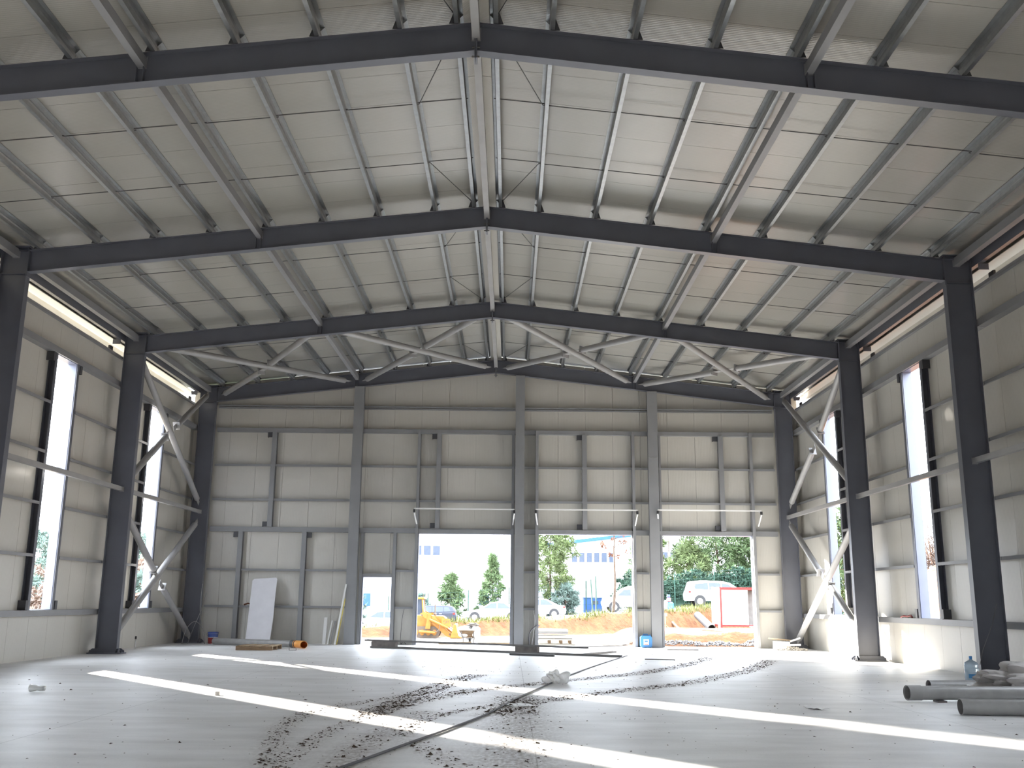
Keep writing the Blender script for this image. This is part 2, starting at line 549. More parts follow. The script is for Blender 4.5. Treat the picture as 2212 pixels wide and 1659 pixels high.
def side_wall(s):
    side = 'left' if s < 0 else 'right'
    wall = setting('wall_' + side, f'white ribbed sandwich panel wall along the {side} side of the hall', 'wall', (s * XW, 14.0, 0))
    holes = [(a, b, WIN_Z[0], WIN_Z[1]) for a, b in WIN_Y]
    # panels, one metre each
    y = Y_FRONT
    edges = [Y_FRONT] + [k for k in np.arange(-7.65, 35.0, 1.0)] + [Y_END]
    for y0, y1 in zip(edges[:-1], edges[1:]):
        m = MB()
        for (p0, p1, q0, q1) in cut_rects(y0 + GAP / 2, y1 - GAP / 2, 0.0, WALL_TOP, holes):
            m.box(s * XW, s * (XW + 0.06), p0, p1, q0, q1)
        m.build('wall_panel', 'wall_sheet', wall)
    # flat backing sheet closes the joints
    m = MB()
    for (p0, p1, q0, q1) in cut_rects(Y_FRONT, Y_END + 0.06, 0.0, WALL_TOP, [(a - 0.01, b + 0.01, c - 0.01, d + 0.01) for a, b, c, d in holes]):
        m.box(s * (XW + 0.061), s * (XW + 0.075), p0, p1, q0, q1)
    m.build('outer_sheet', 'wall_sheet', wall)
    # girts, interrupted by the windows and one length per bay
    spans = []
    ends = [Y_FRONT] + [f for f in [-0.79] + FRAMES[:-1]] + [Y_END]
    for gz0, gz1 in GIRT_Z:
        full = gz1 - gz0 > 0.1
        for e0, e1 in zip(ends[:-1], ends[1:]):
            if e1 < 5: continue
            segs = [(e0 + 0.01, e1 - 0.01)]
            if not full and gz1 < 7.5:
                out = []
                for a, b in segs:
                    for w0, w1 in WIN_Y:
                        if a < w0 < b:
                            out.append((a, w0 - 0.13)); a = w1 + 0.13
                    out.append((a, b))
                segs = out
            for a, b in segs:
                # Z shaped section
                if full:
                    poly = [(0.85, gz0), (1.05, gz0), (1.05, gz0 + .012), (.862, gz0 + .012), (.862, gz1 - .012), (1.05, gz1 - .012), (1.05, gz1), (.85, gz1)]
                else:
                    poly = [(0.87, gz1 - 0.075), (0.882, gz1 - 0.075), (0.882, gz1 - .012), (1.05, gz1 - .012), (1.05, gz1), (.87, gz1)]
                MB().extrude(poly, lambda p, q, t: (s * (10 + p), t, q), a, b).build('girt', 'post_paint', wall)
    # window posts, reveals
    for k, (w0, w1) in enumerate(WIN_Y):
        if w1 < 5: continue
        for yy, d in ((w0, -1), (w1, 1)):
            m = MB()
            a, b = (yy - 0.13, yy) if d < 0 else (yy, yy + 0.13)
            m.box(s * 10.88, s * 10.895, a, b, WIN_Z[0], WIN_Z[1])
            m.box(s * 10.895, s * 11.05, yy, yy + d * 0.014, WIN_Z[0], WIN_Z[1])
            m.box(s * 11.035, s * 11.05, a, b, WIN_Z[0], WIN_Z[1])
            p = m.build('window_post', 'frame_paint', wall)
            for zc in (WIN_Z[0] + 0.12, WIN_Z[1] - 0.12):
                c0, c1 = (a - 0.13, a) if d < 0 else (b, b + 0.13)
                MB().box(s * 10.86, s * 10.87, c0, c1, zc - 0.11, zc + 0.11).box(s * 10.87, s * 11.05, c0 if d < 0 else c1 - .01, c0 + .01 if d < 0 else c1, zc - .11, zc + .11).build('cleat', 'cleat_paint', p)
        win = setting('window_%d' % (k + 1 + (10 if s > 0 else 0)), f'tall narrow unglazed opening in the {side} wall, number {len(WIN_Y) - k} from the end wall', 'window', (s * XW, (w0 + w1) / 2, WIN_Z[0]))
        for nm, (b0, b1, q0, q1) in (('window_jamb', (w0, w0 + 0.015, *WIN_Z)), ('window_jamb', (w1 - 0.015, w1, *WIN_Z)), ('window_head', (w0 + .015, w1 - .015, WIN_Z[1] - 0.015, WIN_Z[1])), ('window_sill', (w0 + .015, w1 - .015, WIN_Z[0], WIN_Z[0] + 0.015))):
            MB().box(s * 10.905, s * 11.135, b0, b1, q0, q1).build(nm, 'reveal_sheet', win)
    return wall
wall_left = side_wall(-1)
wall_right = side_wall(1)

DOORS = [(-4.62, -3.58, 0.0, 2.32), (-2.69, 0.62, 0.0, 3.86), (1.58, 4.95, 0.0, 3.88), (5.92, 9.22, 0.0, 3.88)]
def end_wall(y, name, label, d, doors):
    wall = setting(name, label, 'wall', (0, y, 0))
    edges = [-11.11] + [k for k in np.arange(-10.7, 11.0, 1.0)] + [11.11]
    for x0, x1 in zip(edges[:-1], edges[1:]):
        m = MB()
        ztop = 9.2
        for (p0, p1, q0, q1) in cut_rects(x0 + GAP / 2, x1 - GAP / 2, 0.0, ztop, doors):
            if q1 >= ztop - 1e-6:      # gable slope
                pts = [(p0, q0), (p1, q0), (p1, roof_z(p1) - 0.015)]
                if p0 < 0 < p1: pts.append((0, roof_z(0) - 0.015))
                pts.append((p0, roof_z(p0) - 0.015))
                m.extrude(pts, lambda p, q, t: (p, t, q), y, y + d * 0.06)
            else:
                m.box(p0, p1, y, y + d * 0.06, q0, q1)
        m.build('wall_panel', 'wall_sheet', wall)
    m = MB()
    for (p0, p1, q0, q1) in cut_rects(-11.11, 11.11, 0.0, 9.15, [(a - .01, b + .01, c, e + .01) for a, b, c, e in doors]):
        m.box(p0, p1, y + d * 0.061, y + d * 0.075, q0, q1)
    m.extrude([(-11.11, 9.15), (11.11, 9.15), (0, roof_z(0) - .02)], lambda p, q, t: (p, t, q), y + d * 0.061, y + d * 0.075)
    m.build('outer_sheet', 'wall_sheet', wall)
    return wall
wall_end = end_wall(Y_END, 'wall_end', 'white sandwich panel gable wall with three large door openings', 1, DOORS)
wall_front = end_wall(Y_FRONT, 'wall_front', 'white sandwich panel gable wall behind the viewer', -1, [(-9.0, -5.6, 0.0, 3.9), (5.6, 9.0, 0.0, 3.9)])  # both unseen doorways are added to let daylight onto the near floor

# end wall framing
def zgirt(x0, x1, z0, z1, nm='girt', mt='post_paint'):
    if z1 - z0 > 0.1:
        poly = [(35.17, z0), (35.35, z0), (35.35, z0 + .012), (35.182, z0 + .012), (35.182, z1 - .012), (35.35, z1 - .012), (35.35, z1), (35.17, z1)]
    else:
        poly = [(35.18, z0), (35.192, z0), (35.192, z1 - .012), (35.35, z1 - .012), (35.35, z1), (35.18, z1)]
    return MB().extrude(poly, lambda p, q, t: (t, p, q), x0, x1).build(nm, mt, wall_end)
SPL = [-10.15, -5.0, 0.9, 5.7, 10.15]
for z0, z1 in ((7.46, 7.61), (8.32, 8.38), (8.40, 8.46)):
    for a, b in zip(SPL[:-1], SPL[1:]): zgirt(a + 0.005, b - 0.005, z0, z1)
for z0, z1 in ((4.96, 5.04), (6.20, 6.28)):
    for a, b in zip(SPL[:-1], SPL[1:]): zgirt(a + 0.005, b - 0.005, z0, z1)
for a, b in zip([-10.15, -5.0, -2.69, .62, 4.95, 9.22], [-5.0, -2.79, .62, 1.58, 5.92, 10.15]): zgirt(a + .005, b - .005, 3.86, 4.03)
for z0, z1 in ((1.22, 1.29), (2.49, 2.56)):
    for a, b in ((-10.15, -9.10), (-8.92, -6.84), (-6.66, -5.02), (-3.46, -2.80), (1.08, 1.47), (5.07, 5.52), (9.32, 10.15)): zgirt(a, b, z0, z1)
def stud(x, w, z0, z1, y0=35.13, mt='post_paint', cleats=()):
    m = MB()
    m.box(x - w / 2, x + w / 2, y0, y0 + .012, z0, z1).box(x - w / 2, x - w / 2 + .012, y0 + .012, 35.34, z0, z1).box(x - w / 2, x + w / 2, 35.33, 35.342, z0, z1)
    p = m.build('wall_stud', mt, wall_end)
    for cx_, zc in cleats:
        MB().box(cx_ - .09, cx_ + .09, 35.20, 35.21, zc - .09, zc + .09).box(cx_ - .09, cx_ - .078, 35.21, 35.34, zc - .09, zc + .09).build('cleat', 'cleat_paint', p)
for x, w, z0, z1, cl in ((-9.02, 0.16, 0, 3.86, [(-9.2, 3.75)]), (-6.75, 0.16, 0, 3.86, [(-6.58, 3.75)]), (-8.02, 0.17, 4.03, 7.46, [(-8.2, 7.36), (-8.2, 4.13)]),
                     (-2.03, 0.16, 4.03, 7.46, [(-2.2, 7.36), (-2.2, 4.13)]), (3.25, 0.17, 4.03, 7.46, [(3.07, 7.36), (3.07, 4.13)]), (8.20, 0.17, 4.03, 7.46, [(8.02, 7.36), (8.02, 4.13)])):
    stud(x, w, z0, z1, cleats=cl)
for x in (-2.745, 0.67, 1.53, 5.005, 9.27): stud(x, 0.10, 0, 7.58, y0=35.05)
stud(5.975, 0.07, 0, 7.46, y0=35.14); stud(-4.68, 0.10, 0, 3.86); stud(-3.52, 0.11, 0, 3.86)
for n_, (a, b, z0, z1) in enumerate(DOORS):
    dr = setting('door_%d' % (n_ + 1), ['narrow open doorway beside the left gable post', 'wide open doorway with the yellow loader outside', 'wide open doorway with the brown sapling outside', 'wide open doorway with the red framed cabin outside'][n_], 'doorway', ((a + b) / 2, Y_END, 0))
    for x0, x1, q0, q1, nm in ((a, a + .02, 0, z1, 'door_jamb'), (b - .02, b, 0, z1, 'door_jamb'), (a + .02, b - .02, z1 - .02, z1, 'door_head')):
        MB().box(x0, x1, 35.20, 35.46, q0, q1).build(nm, 'reveal_sheet', dr)
    MB().box(a, b, 35.13, 35.34, z1, z1 + (0.13 if n_ else .10)).build('lintel', 'post_paint', dr)

# ================================================================== ROOF
ceiling = setting('ceiling', 'white ribbed sandwich panel roof on galvanised purlins', 'roof', (0, 14, 10))
for s in (-1, 1):
    y = Y_FRONT - 0.1
    first = True
    ys = [Y_FRONT - 0.1] + list(np.arange(-7.9, 35.4, 1.0)) + [35.45]
    for y0, y1 in zip(ys[:-1], ys[1:]):
        g = 0.008
        x0, x1 = 0.13, 11.5
        lap = 0.004
        poly = [(x0, roof_z(x0)), (x1, roof_z(x1)), (x1, roof_z(x1) + 0.05), (x0, roof_z(x0) + 0.05)]
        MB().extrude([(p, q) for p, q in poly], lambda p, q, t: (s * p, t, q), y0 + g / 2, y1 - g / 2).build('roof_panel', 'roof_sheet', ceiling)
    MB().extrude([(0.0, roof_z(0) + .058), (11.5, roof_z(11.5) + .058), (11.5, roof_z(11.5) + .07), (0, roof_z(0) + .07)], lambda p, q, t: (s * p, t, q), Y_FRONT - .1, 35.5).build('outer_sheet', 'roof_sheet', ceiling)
    # gutter hung at the eaves, open gap above the wall head
    MB().box(s * 11.46, s * 11.48, Y_FRONT, 35.45, 8.36, roof_z(11.47)).box(s * 11.14, s * 11.46, Y_FRONT, 35.45, 8.93, 8.945).build('gutter', 'wall_sheet', ceiling)
# ridge flashing, in lengths
for y0, y1 in zip([-8.3, 2.0, 8.0, 15.2, 21.0, 28.2], [2.0, 8.0, 15.2, 21.0, 28.2, 35.4]):
    m = MB()
    for s in (-1, 1):
        m.extrude([(0, 10.30), (0.2, 10.275), (0.2, 10.287), (0, 10.312)], lambda p, q, t: (s * p, t, q), y0 + .006, y1 - .006)
    m.build('ridge_flashing', 'wall_sheet', ceiling)
# purlins: Z section, one length per bay, cleats where they sit on the rafters
for s in (-1, 1):
    for px in PURLINS:
        zt = roof_z(px) - 0.004
        zb = raf_top(px) + 0.012
        hgt = zt - zb
        bays = list(zip([-0.79] + FRAMES[:-1], FRAMES))
        mesh0 = None
        for bi, (y0, y1) in enumerate(bays):
            a, b = y0 + 0.004, y1 - 0.004
            mid = (zt + zb) / 2
            t_ = 0.004
            poly = [(px, zb), (px + .07, zb), (px + .07, zb + .02), (px + .066, zb + .02), (px + .066, zb + t_), (px + t_, zb + t_),
                    (px + t_, mid - .03), (px + t_ - .012, mid), (px + t_, mid + .03), (px + t_, zt - t_ - .0), (px - .066, zt - t_), (px - .066, zt)]
            poly += [(px, zt), (px, mid + .03), (px - .012, mid), (px, mid - .03)]
            if mesh0 is None:
                o = MB().extrude(poly, lambda p, q, t: (s * p, t, q), a, b).build('purlin', 'galvanised', ceiling)
                mesh0, ya = o.data, a
            else:
                o = bpy.data.objects.new('purlin', mesh0)
                COL.objects.link(o); o.parent = ceiling; o.location = (0, a - ya, 0)
                ORIGIN[o.name] = ORIGIN[ceiling.name] + Vector((0, a - ya, 0))
            # cleat at the far end of the bay
            if y1 > 10:
                m = MB()
                sg = -1
                xa, xb = px + .008, px + .018
                m.extrude([(y1 - .09, zb - .012), (y1 + .09, zb - .012), (y1 + .06, zt - .03), (y1 - .06, zt - .03)], lambda p, q, t: (s * t, p, q), px + .006, px + .014)
                m.extrude([(px + .005, zb - .012), (px + .15, zb - .012), (px + .085, zt - .025), (px + .005, zt - .025)], lambda p, q, t: (s * p, t, q), y1 - .085, y1 - .077)
                m.build('cleat', 'cleat_paint', o)
# sag rods between the purlins at the third points, diagonal rods beside the ridge
for (y0, y1) in zip(FRAMES[:-1], FRAMES[1:]):
    if y1 < 10: continue
    for s in (-1, 1):
        for fr in (1 / 3, 2 / 3):
            yy = y0 + (y1 - y0) * fr
            for a, b in zip(PURLINS[:-1], PURLINS[1:]):
                st = 0.02 * (1 if PURLINS.index(a) % 2 else -1)
                za, zb_ = roof_z(a) - .12, roof_z(b) - .12
                m = MB().tube([(s * (a - .04), yy + st, za), (s * (b + .05), yy + st, zb_)], 0.009, 5)
                m.tube([(s * (b + .012), yy + st, zb_ + .001), (s * (b + .035), yy + st, zb_)], 0.02, 6)
                m.build('sag_rod', 'rod_steel', ceiling)
            ye = y0 + .12 if fr < .5 else y1 - .12
            MB().tube([(s * 1.10, yy, roof_z(1.14) - .13), (s * 0.30, ye, roof_z(.3) - .13)], 0.009, 5).build('sag_rod', 'rod_steel', ceiling)

# ================================================================== STEEL FRAMES
ORD = {13.55: 'nearest', 20.72: 'second', 27.89: 'third', 35.06: 'gable end'}
COLUMN_LABEL = {
    (-1, 13.55): 'dark grey steel column at the left wall before the frame edge', (1, 13.55): 'dark grey steel column at the right wall before the frame edge',
    (-1, 20.72): 'dark grey steel column cut off by the left edge of the photo', (1, 20.72): 'dark grey steel column behind the blue water bottle',
    (-1, 27.89): 'dark grey steel column between the two tall left wall openings', (1, 27.89): 'dark grey steel column between the two tall right wall openings',
    (-1, 35.06): 'dark grey steel column in the far left corner by the paint bucket', (1, 35.06): 'dark grey steel column in the far right corner by the rubble',
    (-1, 6.38): 'dark grey steel column beside the viewer at the left wall', (1, 6.38): 'dark grey steel column beside the viewer at the right wall'}

def column(s, y):
    c = thing('steel_column', COLUMN_LABEL[(s, y)], 'column', (s * 10.5, y, 0), 'portal frame columns', 'thing')
    top = 9.12
    MB().box(s * W, s * (W + .015), y - BF / 2, y + BF / 2, .03, top).build('flange', 'frame_paint', c)
    MB().box(s * (W + DC - .015), s * (W + DC), y - BF / 2, y + BF / 2, .03, top).build('flange', 'frame_paint', c)
    web = MB().box(s * (W + .015), s * (W + DC - .015), y - .006, y + .006, .03, top).build('web', 'frame_paint', c)
    for z in (8.50, 9.05):
        MB().box(s * (W + .015), s * (W + DC - .015), y - BF / 2 + .01, y - .006, z, z + .012).build('stiffener', 'frame_paint', web)
    MB().box(s * (W - .04), s * (W + DC + .04), y - .13, y + .13, top, top + .02).build('cap_plate', 'frame_paint', c)
    bp = MB().box(s * (W - .16), s * (W + DC + .16), y - .22, y + .22, 0, .03).build('base_plate', 'frame_paint', c)
    # chamfered gusset on the near face, rounded ribs on the inner side, anchor nuts
    for yy in (y - BF / 2 - .012, y + BF / 2):
        MB().extrude([(W - .15, .03), (W + DC + .15, .03), (W + DC + .15, .07), (W + DC + .06, .14), (W - .06, .14), (W - .15, .07)], lambda p, q, t: (s * p, t, q), yy, yy + .012).build('gusset', 'frame_paint', bp)
    for xx in (W - .10, W - .03):
        n = 10
        poly = [(y - .08 + .075 * math.cos(math.pi * k / n), .03 + .11 * math.sin(math.pi * k / n)) for k in range(n + 1)]
        MB().extrude(poly, lambda p, q, t: (s * t, p - .08, q), xx, xx + .012).build('rib', 'frame_paint', bp)
    for xx in (W - .11, W + DC + .11):
        for yy in (y - .16, y + .16):
            MB().lathe([(.018, 0), (.018, .03)], (s * xx, yy, .03), 6).tube([(s * xx, yy, .06), (s * xx, yy, .10)], .009, 6).build('anchor_nut', 'bar_steel', bp)
    return c

RAFTER_LABEL = {13.55: 'nearest portal frame, high overhead', 20.72: 'second portal frame from the viewer', 27.89: 'third portal frame from the viewer', 35.06: 'gable end frame above the door openings', 6.38: 'frame above the viewer'}
def rafter(s, y):
    sd = 'left' if s < 0 else 'right'
    r = thing('rafter_beam', f'dark grey sloping {sd} half beam of the {RAFTER_LABEL[y]}', 'beam', (s * 5.1, y, 9.1), 'portal frame beams', 'thing')
    mp = lambda p, q, t: (s * p, t, q)
    x1 = W - 0.002
    web = MB().extrude([(0.02, raf_bot(.02) + .015), (x1, raf_bot(x1) + .015), (x1, raf_top(x1) - .015), (.02, raf_top(.02) - .015)], mp, y - .005, y + .005).build('web', 'frame_paint', r)
    MB().extrude([(0.02, raf_bot(.02)), (x1, raf_bot(x1)), (x1, raf_bot(x1) + .015), (.02, raf_bot(.02) + .015)], mp, y - BF / 2, y + BF / 2).build('flange', 'frame_paint', r)
    MB().extrude([(0.02, raf_top(.02) - .015), (x1, raf_top(x1) - .015), (x1, raf_top(x1)), (.02, raf_top(.02))], mp, y - BF / 2, y + BF / 2).build('flange', 'frame_paint', r)
    # stiffeners at the strut, splice seam, end plates
    for xx in (5.05, 5.16):
        MB().box(s * xx, s * (xx + .012), y - BF / 2 + .01, y - .005, raf_bot(xx) + .015, raf_top(xx) - .016).build('stiffener', 'frame_paint', web)
    MB().box(s * .004, s * .02, y - BF / 2 - .01, y + BF / 2 + .01, raf_bot(0) - .13, raf_top(0) + .01).build('end_plate', 'frame_paint', r)
    MB().box(s * (W - .02), s * (W - .003), y - BF / 2 - .004, y + BF / 2 + .004, raf_bot(W) - .10, raf_top(W) + .02).build('end_plate', 'frame_paint', r)
    for zz in (raf_bot(0) - .09, raf_bot(0) + .07, raf_bot(0) + .3):
        MB().tube([(s * .02, y - .05, zz), (s * .06, y - .05, zz)], .016, 6).build('bolt', 'bar_steel', r)
    return r
for y in FRAMES:
    for s in (-1, 1):
        column(s, y)
        rafter(s, y)

# longitudinal members: ridge strut, two roof struts, eaves struts, eaves beams, mid-height wall rails
def box_member(name, label, cat, x, z, y0, y1, w, h, group, mt='tube_paint'):
    t = thing(name, label, cat, (x, (y0 + y1) / 2, z), group, 'thing')
    m = MB()
    wt = .006
    for (a, b, c, d) in ((x - w / 2, x + w / 2, z - h / 2, z - h / 2 + wt), (x - w / 2, x + w / 2, z + h / 2 - wt, z + h / 2), (x - w / 2, x - w / 2 + wt, z - h / 2 + wt, z + h / 2 - wt), (x + w / 2 - wt, x + w / 2, z - h / 2 + wt, z + h / 2 - wt)):
        m.box(a, b, y0 + .012, y1 - .012, c, d)
    m.build('tube', mt, t)
    for a, b in ((y0 + .002, y0 + .012), (y1 - .012, y1 - .002)):
        MB().box(x - w / 2 - .012, x + w / 2 + .012, a, b, z - h / 2 - .012, z + h / 2 + .012).build('end_plate', mt, t)
    return t
BAYN = {13.55: 'bay cut off by the top edge', 20.72: 'near bay', 27.89: 'middle bay', 35.06: 'bay against the gable wall'}
for y0, y1 in zip(FRAMES[:-1], FRAMES[1:]):
    n = BAYN[y1]
    a, b = y0 + .006, y1 - .006
    box_member('ridge_strut', f'grey box strut under the ridge, {n}', 'strut', 0, 10.02, a + .02, b - .02, .12, .2, 'ridge struts')
    for s in (-1, 1):
        sd = 'left' if s < 0 else 'right'
        box_member('roof_strut', f'grey box strut under the {sd} roof slope, {n}', 'strut', s * 5.1, 9.49, a, b, .12, .17, 'roof struts', 'post_paint')
        box_member('eaves_strut', f'grey strut between {sd} column heads, {n}', 'strut', s * 10.5, 8.99, a, b, .14, .18, 'eaves struts', 'post_paint')
        box_member('wall_rail', f'grey rail across the {sd} wall opening, {n}', 'rail', s * 10.5, 4.53, a, b, .10, .12, 'mid height wall rails')
        t = thing('eaves_beam', f'grey channel beam along the {sd} eaves, {n}', 'beam', (s * 10.9, y0, 9.0), 'eaves beams', 'thing')
        MB().extrude([(10.815, 8.86), (10.92, 8.86), (10.92, 8.868), (10.823, 8.868), (10.823, 9.07), (10.92, 9.07), (10.92, 9.08), (10.815, 9.08)], lambda p, q, t_: (s * p, t_, q), y0 + .003, y1 - .003).build('channel', 'frame_paint', t)
        if y1 > 20:
            MB().box(s * 10.82, s * 11.05, y1 - .35, y1 - .342, 8.72, 8.86).build('bracket', 'frame_paint', t)
            MB().box(s * 11.0, s * 11.05, y1 - .62, y1 - .40, 8.45, 8.62).build('cleat', 'cleat_paint', t)

# cross bracing of tubes in the last bay
def cross_brace(label, group, full, part1, part2, normal):
    c = (Vector(full[0]) + Vector(full[1])) / 2
    t = thing('cross_brace', label, 'brace', tuple(c), group, 'thing')
    R = 0.098
    def tube(p, q, gus):
        p, q = Vector(p), Vector(q)
        d = (q - p).normalized()
        o = MB().tube([p, q], R, 18).build('tube', 'tube_paint', t)
        smooth_by_angle(o)
        nn = Vector(normal)
        side = d.cross(nn).normalized()
        for end, sg in ((p, -1), (q, 1)):
            # slotted gusset plate and end cover
            MB().bar(end, end + d * sg * .30, .17, .012, nn).build('gusset', 'tube_paint', o)
        return o
    tube(*full, True)
    for a, b, inner in (part1, part2):
        o = tube(a, b, True)
        e = Vector(b if inner else a)
        d = (Vector(b) - Vector(a)).normalized() * (1 if inner else -1)
        sd = d.cross(Vector(normal)).normalized()
        MB().bar(e - d * .02, e + d * .012, .26, .22, normal).build('cover_plate', 'tube_paint', o)
    return t
def wb(s, y, z): return (s * 10.5, y, z)
cross_brace('tubular cross brace high on the left wall beside the far opening', 'wall cross braces', (wb(-1, 28.3, 8.5), wb(-1, 34.6, 4.95)), (wb(-1, 28.3, 4.88), wb(-1, 30.95, 6.55), True), (wb(-1, 31.9, 7.08), wb(-1, 34.75, 8.68), False), (1, 0, 0))
cross_brace('tubular cross brace low on the left wall, its foot behind the column', 'wall cross braces', (wb(-1, 28.3, .5), wb(-1, 34.6, 4.05)), (wb(-1, 28.3, 3.9), wb(-1, 30.95, 2.36), True), (wb(-1, 31.85, 1.86), wb(-1, 34.75, .3), False), (1, 0, 0))
cross_brace('tubular cross brace high on the right wall beside the far opening', 'wall cross braces', (wb(1, 28.35, 4.95), wb(1, 34.75, 8.68)), (wb(1, 28.35, 8.55), wb(1, 30.9, 6.95), True), (wb(1, 31.8, 6.42), wb(1, 34.5, 5.02), False), (1, 0, 0))
cross_brace('sunlit tubular cross brace low on the right wall by the rubble', 'wall cross braces', (wb(1, 28.3, 3.8), wb(1, 34.5, .35)), (wb(1, 28.35, .72), wb(1, 30.75, 2.06), True), (wb(1, 31.7, 2.5), wb(1, 34.7, 4.2), False), (1, 0, 0))
def rb(x, y): return (x, y, 9.93 - .113 * abs(x))
nrm = lambda s: (s * .112, 0, 1)
cross_brace('tubular cross brace under the outer left roof slope above the gable wall', 'roof cross braces', (rb(-9.8, 28.3), rb(-5.5, 34.7)), (rb(-9.85, 34.85), rb(-7.9, 32.2), True), (rb(-7.35, 31.3), rb(-5.5, 28.4), False), nrm(-1))
cross_brace('tubular cross brace under the left roof slope beside the ridge', 'roof cross braces', (rb(-4.65, 28.3), rb(-.4, 34.7)), (rb(-4.7, 34.85), rb(-2.75, 31.95), True), (rb(-2.25, 31.1), rb(-.5, 28.4), False), nrm(-1))
cross_brace('tubular cross brace under the right roof slope beside the ridge', 'roof cross braces', (rb(.45, 28.3), rb(4.75, 34.7)), (rb(.45, 34.85), rb(2.4, 31.95), True), (rb(2.9, 31.1), rb(4.7, 28.4), False), nrm(1))
cross_brace('tubular cross brace under the outer right roof slope above the gable wall', 'roof cross braces', (rb(5.5, 28.3), rb(9.8, 34.7)), (rb(5.45, 34.85), rb(7.4, 31.95), True), (rb(7.95, 31.1), rb(9.8, 28.4), False), nrm(1))

# gable posts
for x, w, lab in ((-4.96, 0.36, 'tall grey gable post beside the narrow doorway'), (0.905, 0.33, 'tall grey gable post between the loader doorway and the sapling doorway'), (5.70, 0.36, 'tall grey gable post beside the blue canister')):
    t = thing('gable_post', lab, 'post', (x, 35.0, 0), 'gable posts', 'thing')
    zt = raf_bot(abs(x) + w / 2) - .002
    MB().box(x - w / 2, x + w / 2, 34.85, 34.865, 0.012, zt).build('flange', 'post_paint', t)
    MB().box(x - w / 2, x + w / 2, 35.03, 35.045, 0.012, zt).build('flange', 'post_paint', t)
    MB().box(x - .006, x + .006, 34.865, 35.03, 0.012, zt).build('web', 'post_paint', t)
    MB().box(x - w / 2 - .03, x + w / 2 + .03, 34.82, 35.10, 0, .012).build('base_plate', 'post_paint', t)
    if x > 0:
        zz = 3.4 if x < 2 else 6.6
        MB().box(x - w / 2 - .001, x + w / 2 + .001, 34.845, 34.85, zz, zz + .012).build('splice_seam', 'tube_paint', t)

# door shafts above the three wide doorways
for k, (xa, xb, z, lab) in enumerate(((-2.82, .72, 4.69, 'above the loader doorway'), (1.48, 5.08, 4.70, 'above the sapling doorway'), (5.80, 9.47, 4.72, 'above the cabin doorway'))):
    t = thing('door_shaft', f'thin white horizontal door shaft with black end bearings {lab}', 'door shaft', ((xa + xb) / 2, 34.75, z), 'door shafts', 'thing')
    yy = 34.74
    MB().bar((xa, yy, z), (xb, yy, z), .045, .045).build('shaft', 'white_plastic', t)
    for x, d in ((xa, -1), (xb, 1)):
        MB().box(x - .035, x + .035, yy - .04, yy + .04, z - .13, z - .024).build('bearing', 'rubber_black', t)
        MB().bar((x, yy, z - .14), (x + (.07 if x == xa else -.05), 35.04, z - .52), .04, .03).build('brace', 'white_plastic', t)
        MB().bar((x, yy + .04, z - .03), (x, 35.05, z - .03), .04, .04).build('arm', 'white_plastic', t)

# ================================================================== THINGS IN THE HALL
def lathe_obj(name, prof, c, mt, parent=None, loc=None, n=24, smooth=True):
    o = MB().lathe(prof, c, n).build(name, mt, parent, loc)
    return smooth_by_angle(o) if smooth else o

# --- water bottle
def water_bottle(x, y):
    t = thing('water_bottle', 'clear blue water cooler bottle standing before the right column', 'bottle', (x, y, 0))
    prof = [(.118, 0), (.130, .012), (.134, .035), (.130, .06), (.126, .085), (.133, .11), (.134, .20), (.127, .225), (.126, .24), (.134, .262), (.135, .30), (.127, .322), (.134, .345), (.133, .37), (.118, .405), (.075, .435), (.035, .452), (.030, .47)]
    o = MB().lathe(prof, (x, y, 0), 32).build('body', 'bottle_clear', t); smooth_by_angle(o, 60)
    n = 14
    m = MB()
    vs_, fs = [], []
    for k in range(n + 1):
        a = math.radians(-140 + 95 * k / n)
        for z in (.115, .195):
            vs_.append((x + .1365 * math.cos(a), y + .1365 * math.sin(a), z))
    for k in range(n): fs.append((2 * k, 2 * k + 2, 2 * k + 3, 2 * k + 1))
    m.add(vs_, fs).build('sticker', 'label_blue', t, smooth=True)['label'] = 'dark blue paper sticker'
    lathe_obj('neck', [(.028, .452), (.028, .50), (.031, .502), (.031, .525), (.024, .53)], (x, y, 0), 'blue_plastic', t)
water_bottle(9.78, 20.15)

# --- grey drain pipes and the film bundle
def drain_pipe(p0, p1, r, label):
    t = thing('drain_pipe', label, 'pipe', p0, 'grey drain pipes on the floor')
    o = MB().pipe(p0, p1, r, .006, 28).build('pipe_wall', 'pipe_grey', t); smooth_by_angle(o)
    return t
t = drain_pipe((6.95, 16.25, .145), (11.0, 16.75, .125), .108, 'grey plastic drain pipe in the middle, propped on a chip of wood')
o = MB().pipe((6.94, 16.249, .145), (7.17, 16.277, .144), .117, .008, 28).build('socket', 'pipe_grey', t); smooth_by_angle(o)
drain_pipe((8.12, 18.25, .102), (11.0, 18.55, .102), .10, 'grey plastic drain pipe farthest from the viewer, beside the film bundle')
drain_pipe((6.98, 14.45, .112), (10.2, 14.3, .112), .11, 'grey plastic drain pipe nearest to the viewer with its open end in view')
tag(MB().box(7.42, 7.56, 16.22, 16.42, 0, .03).build('wood_chip', 'timber_dark', loc=(7.5, 16.3, 0)), 'dark chip of wood under the propped grey pipe', 'wood chip')

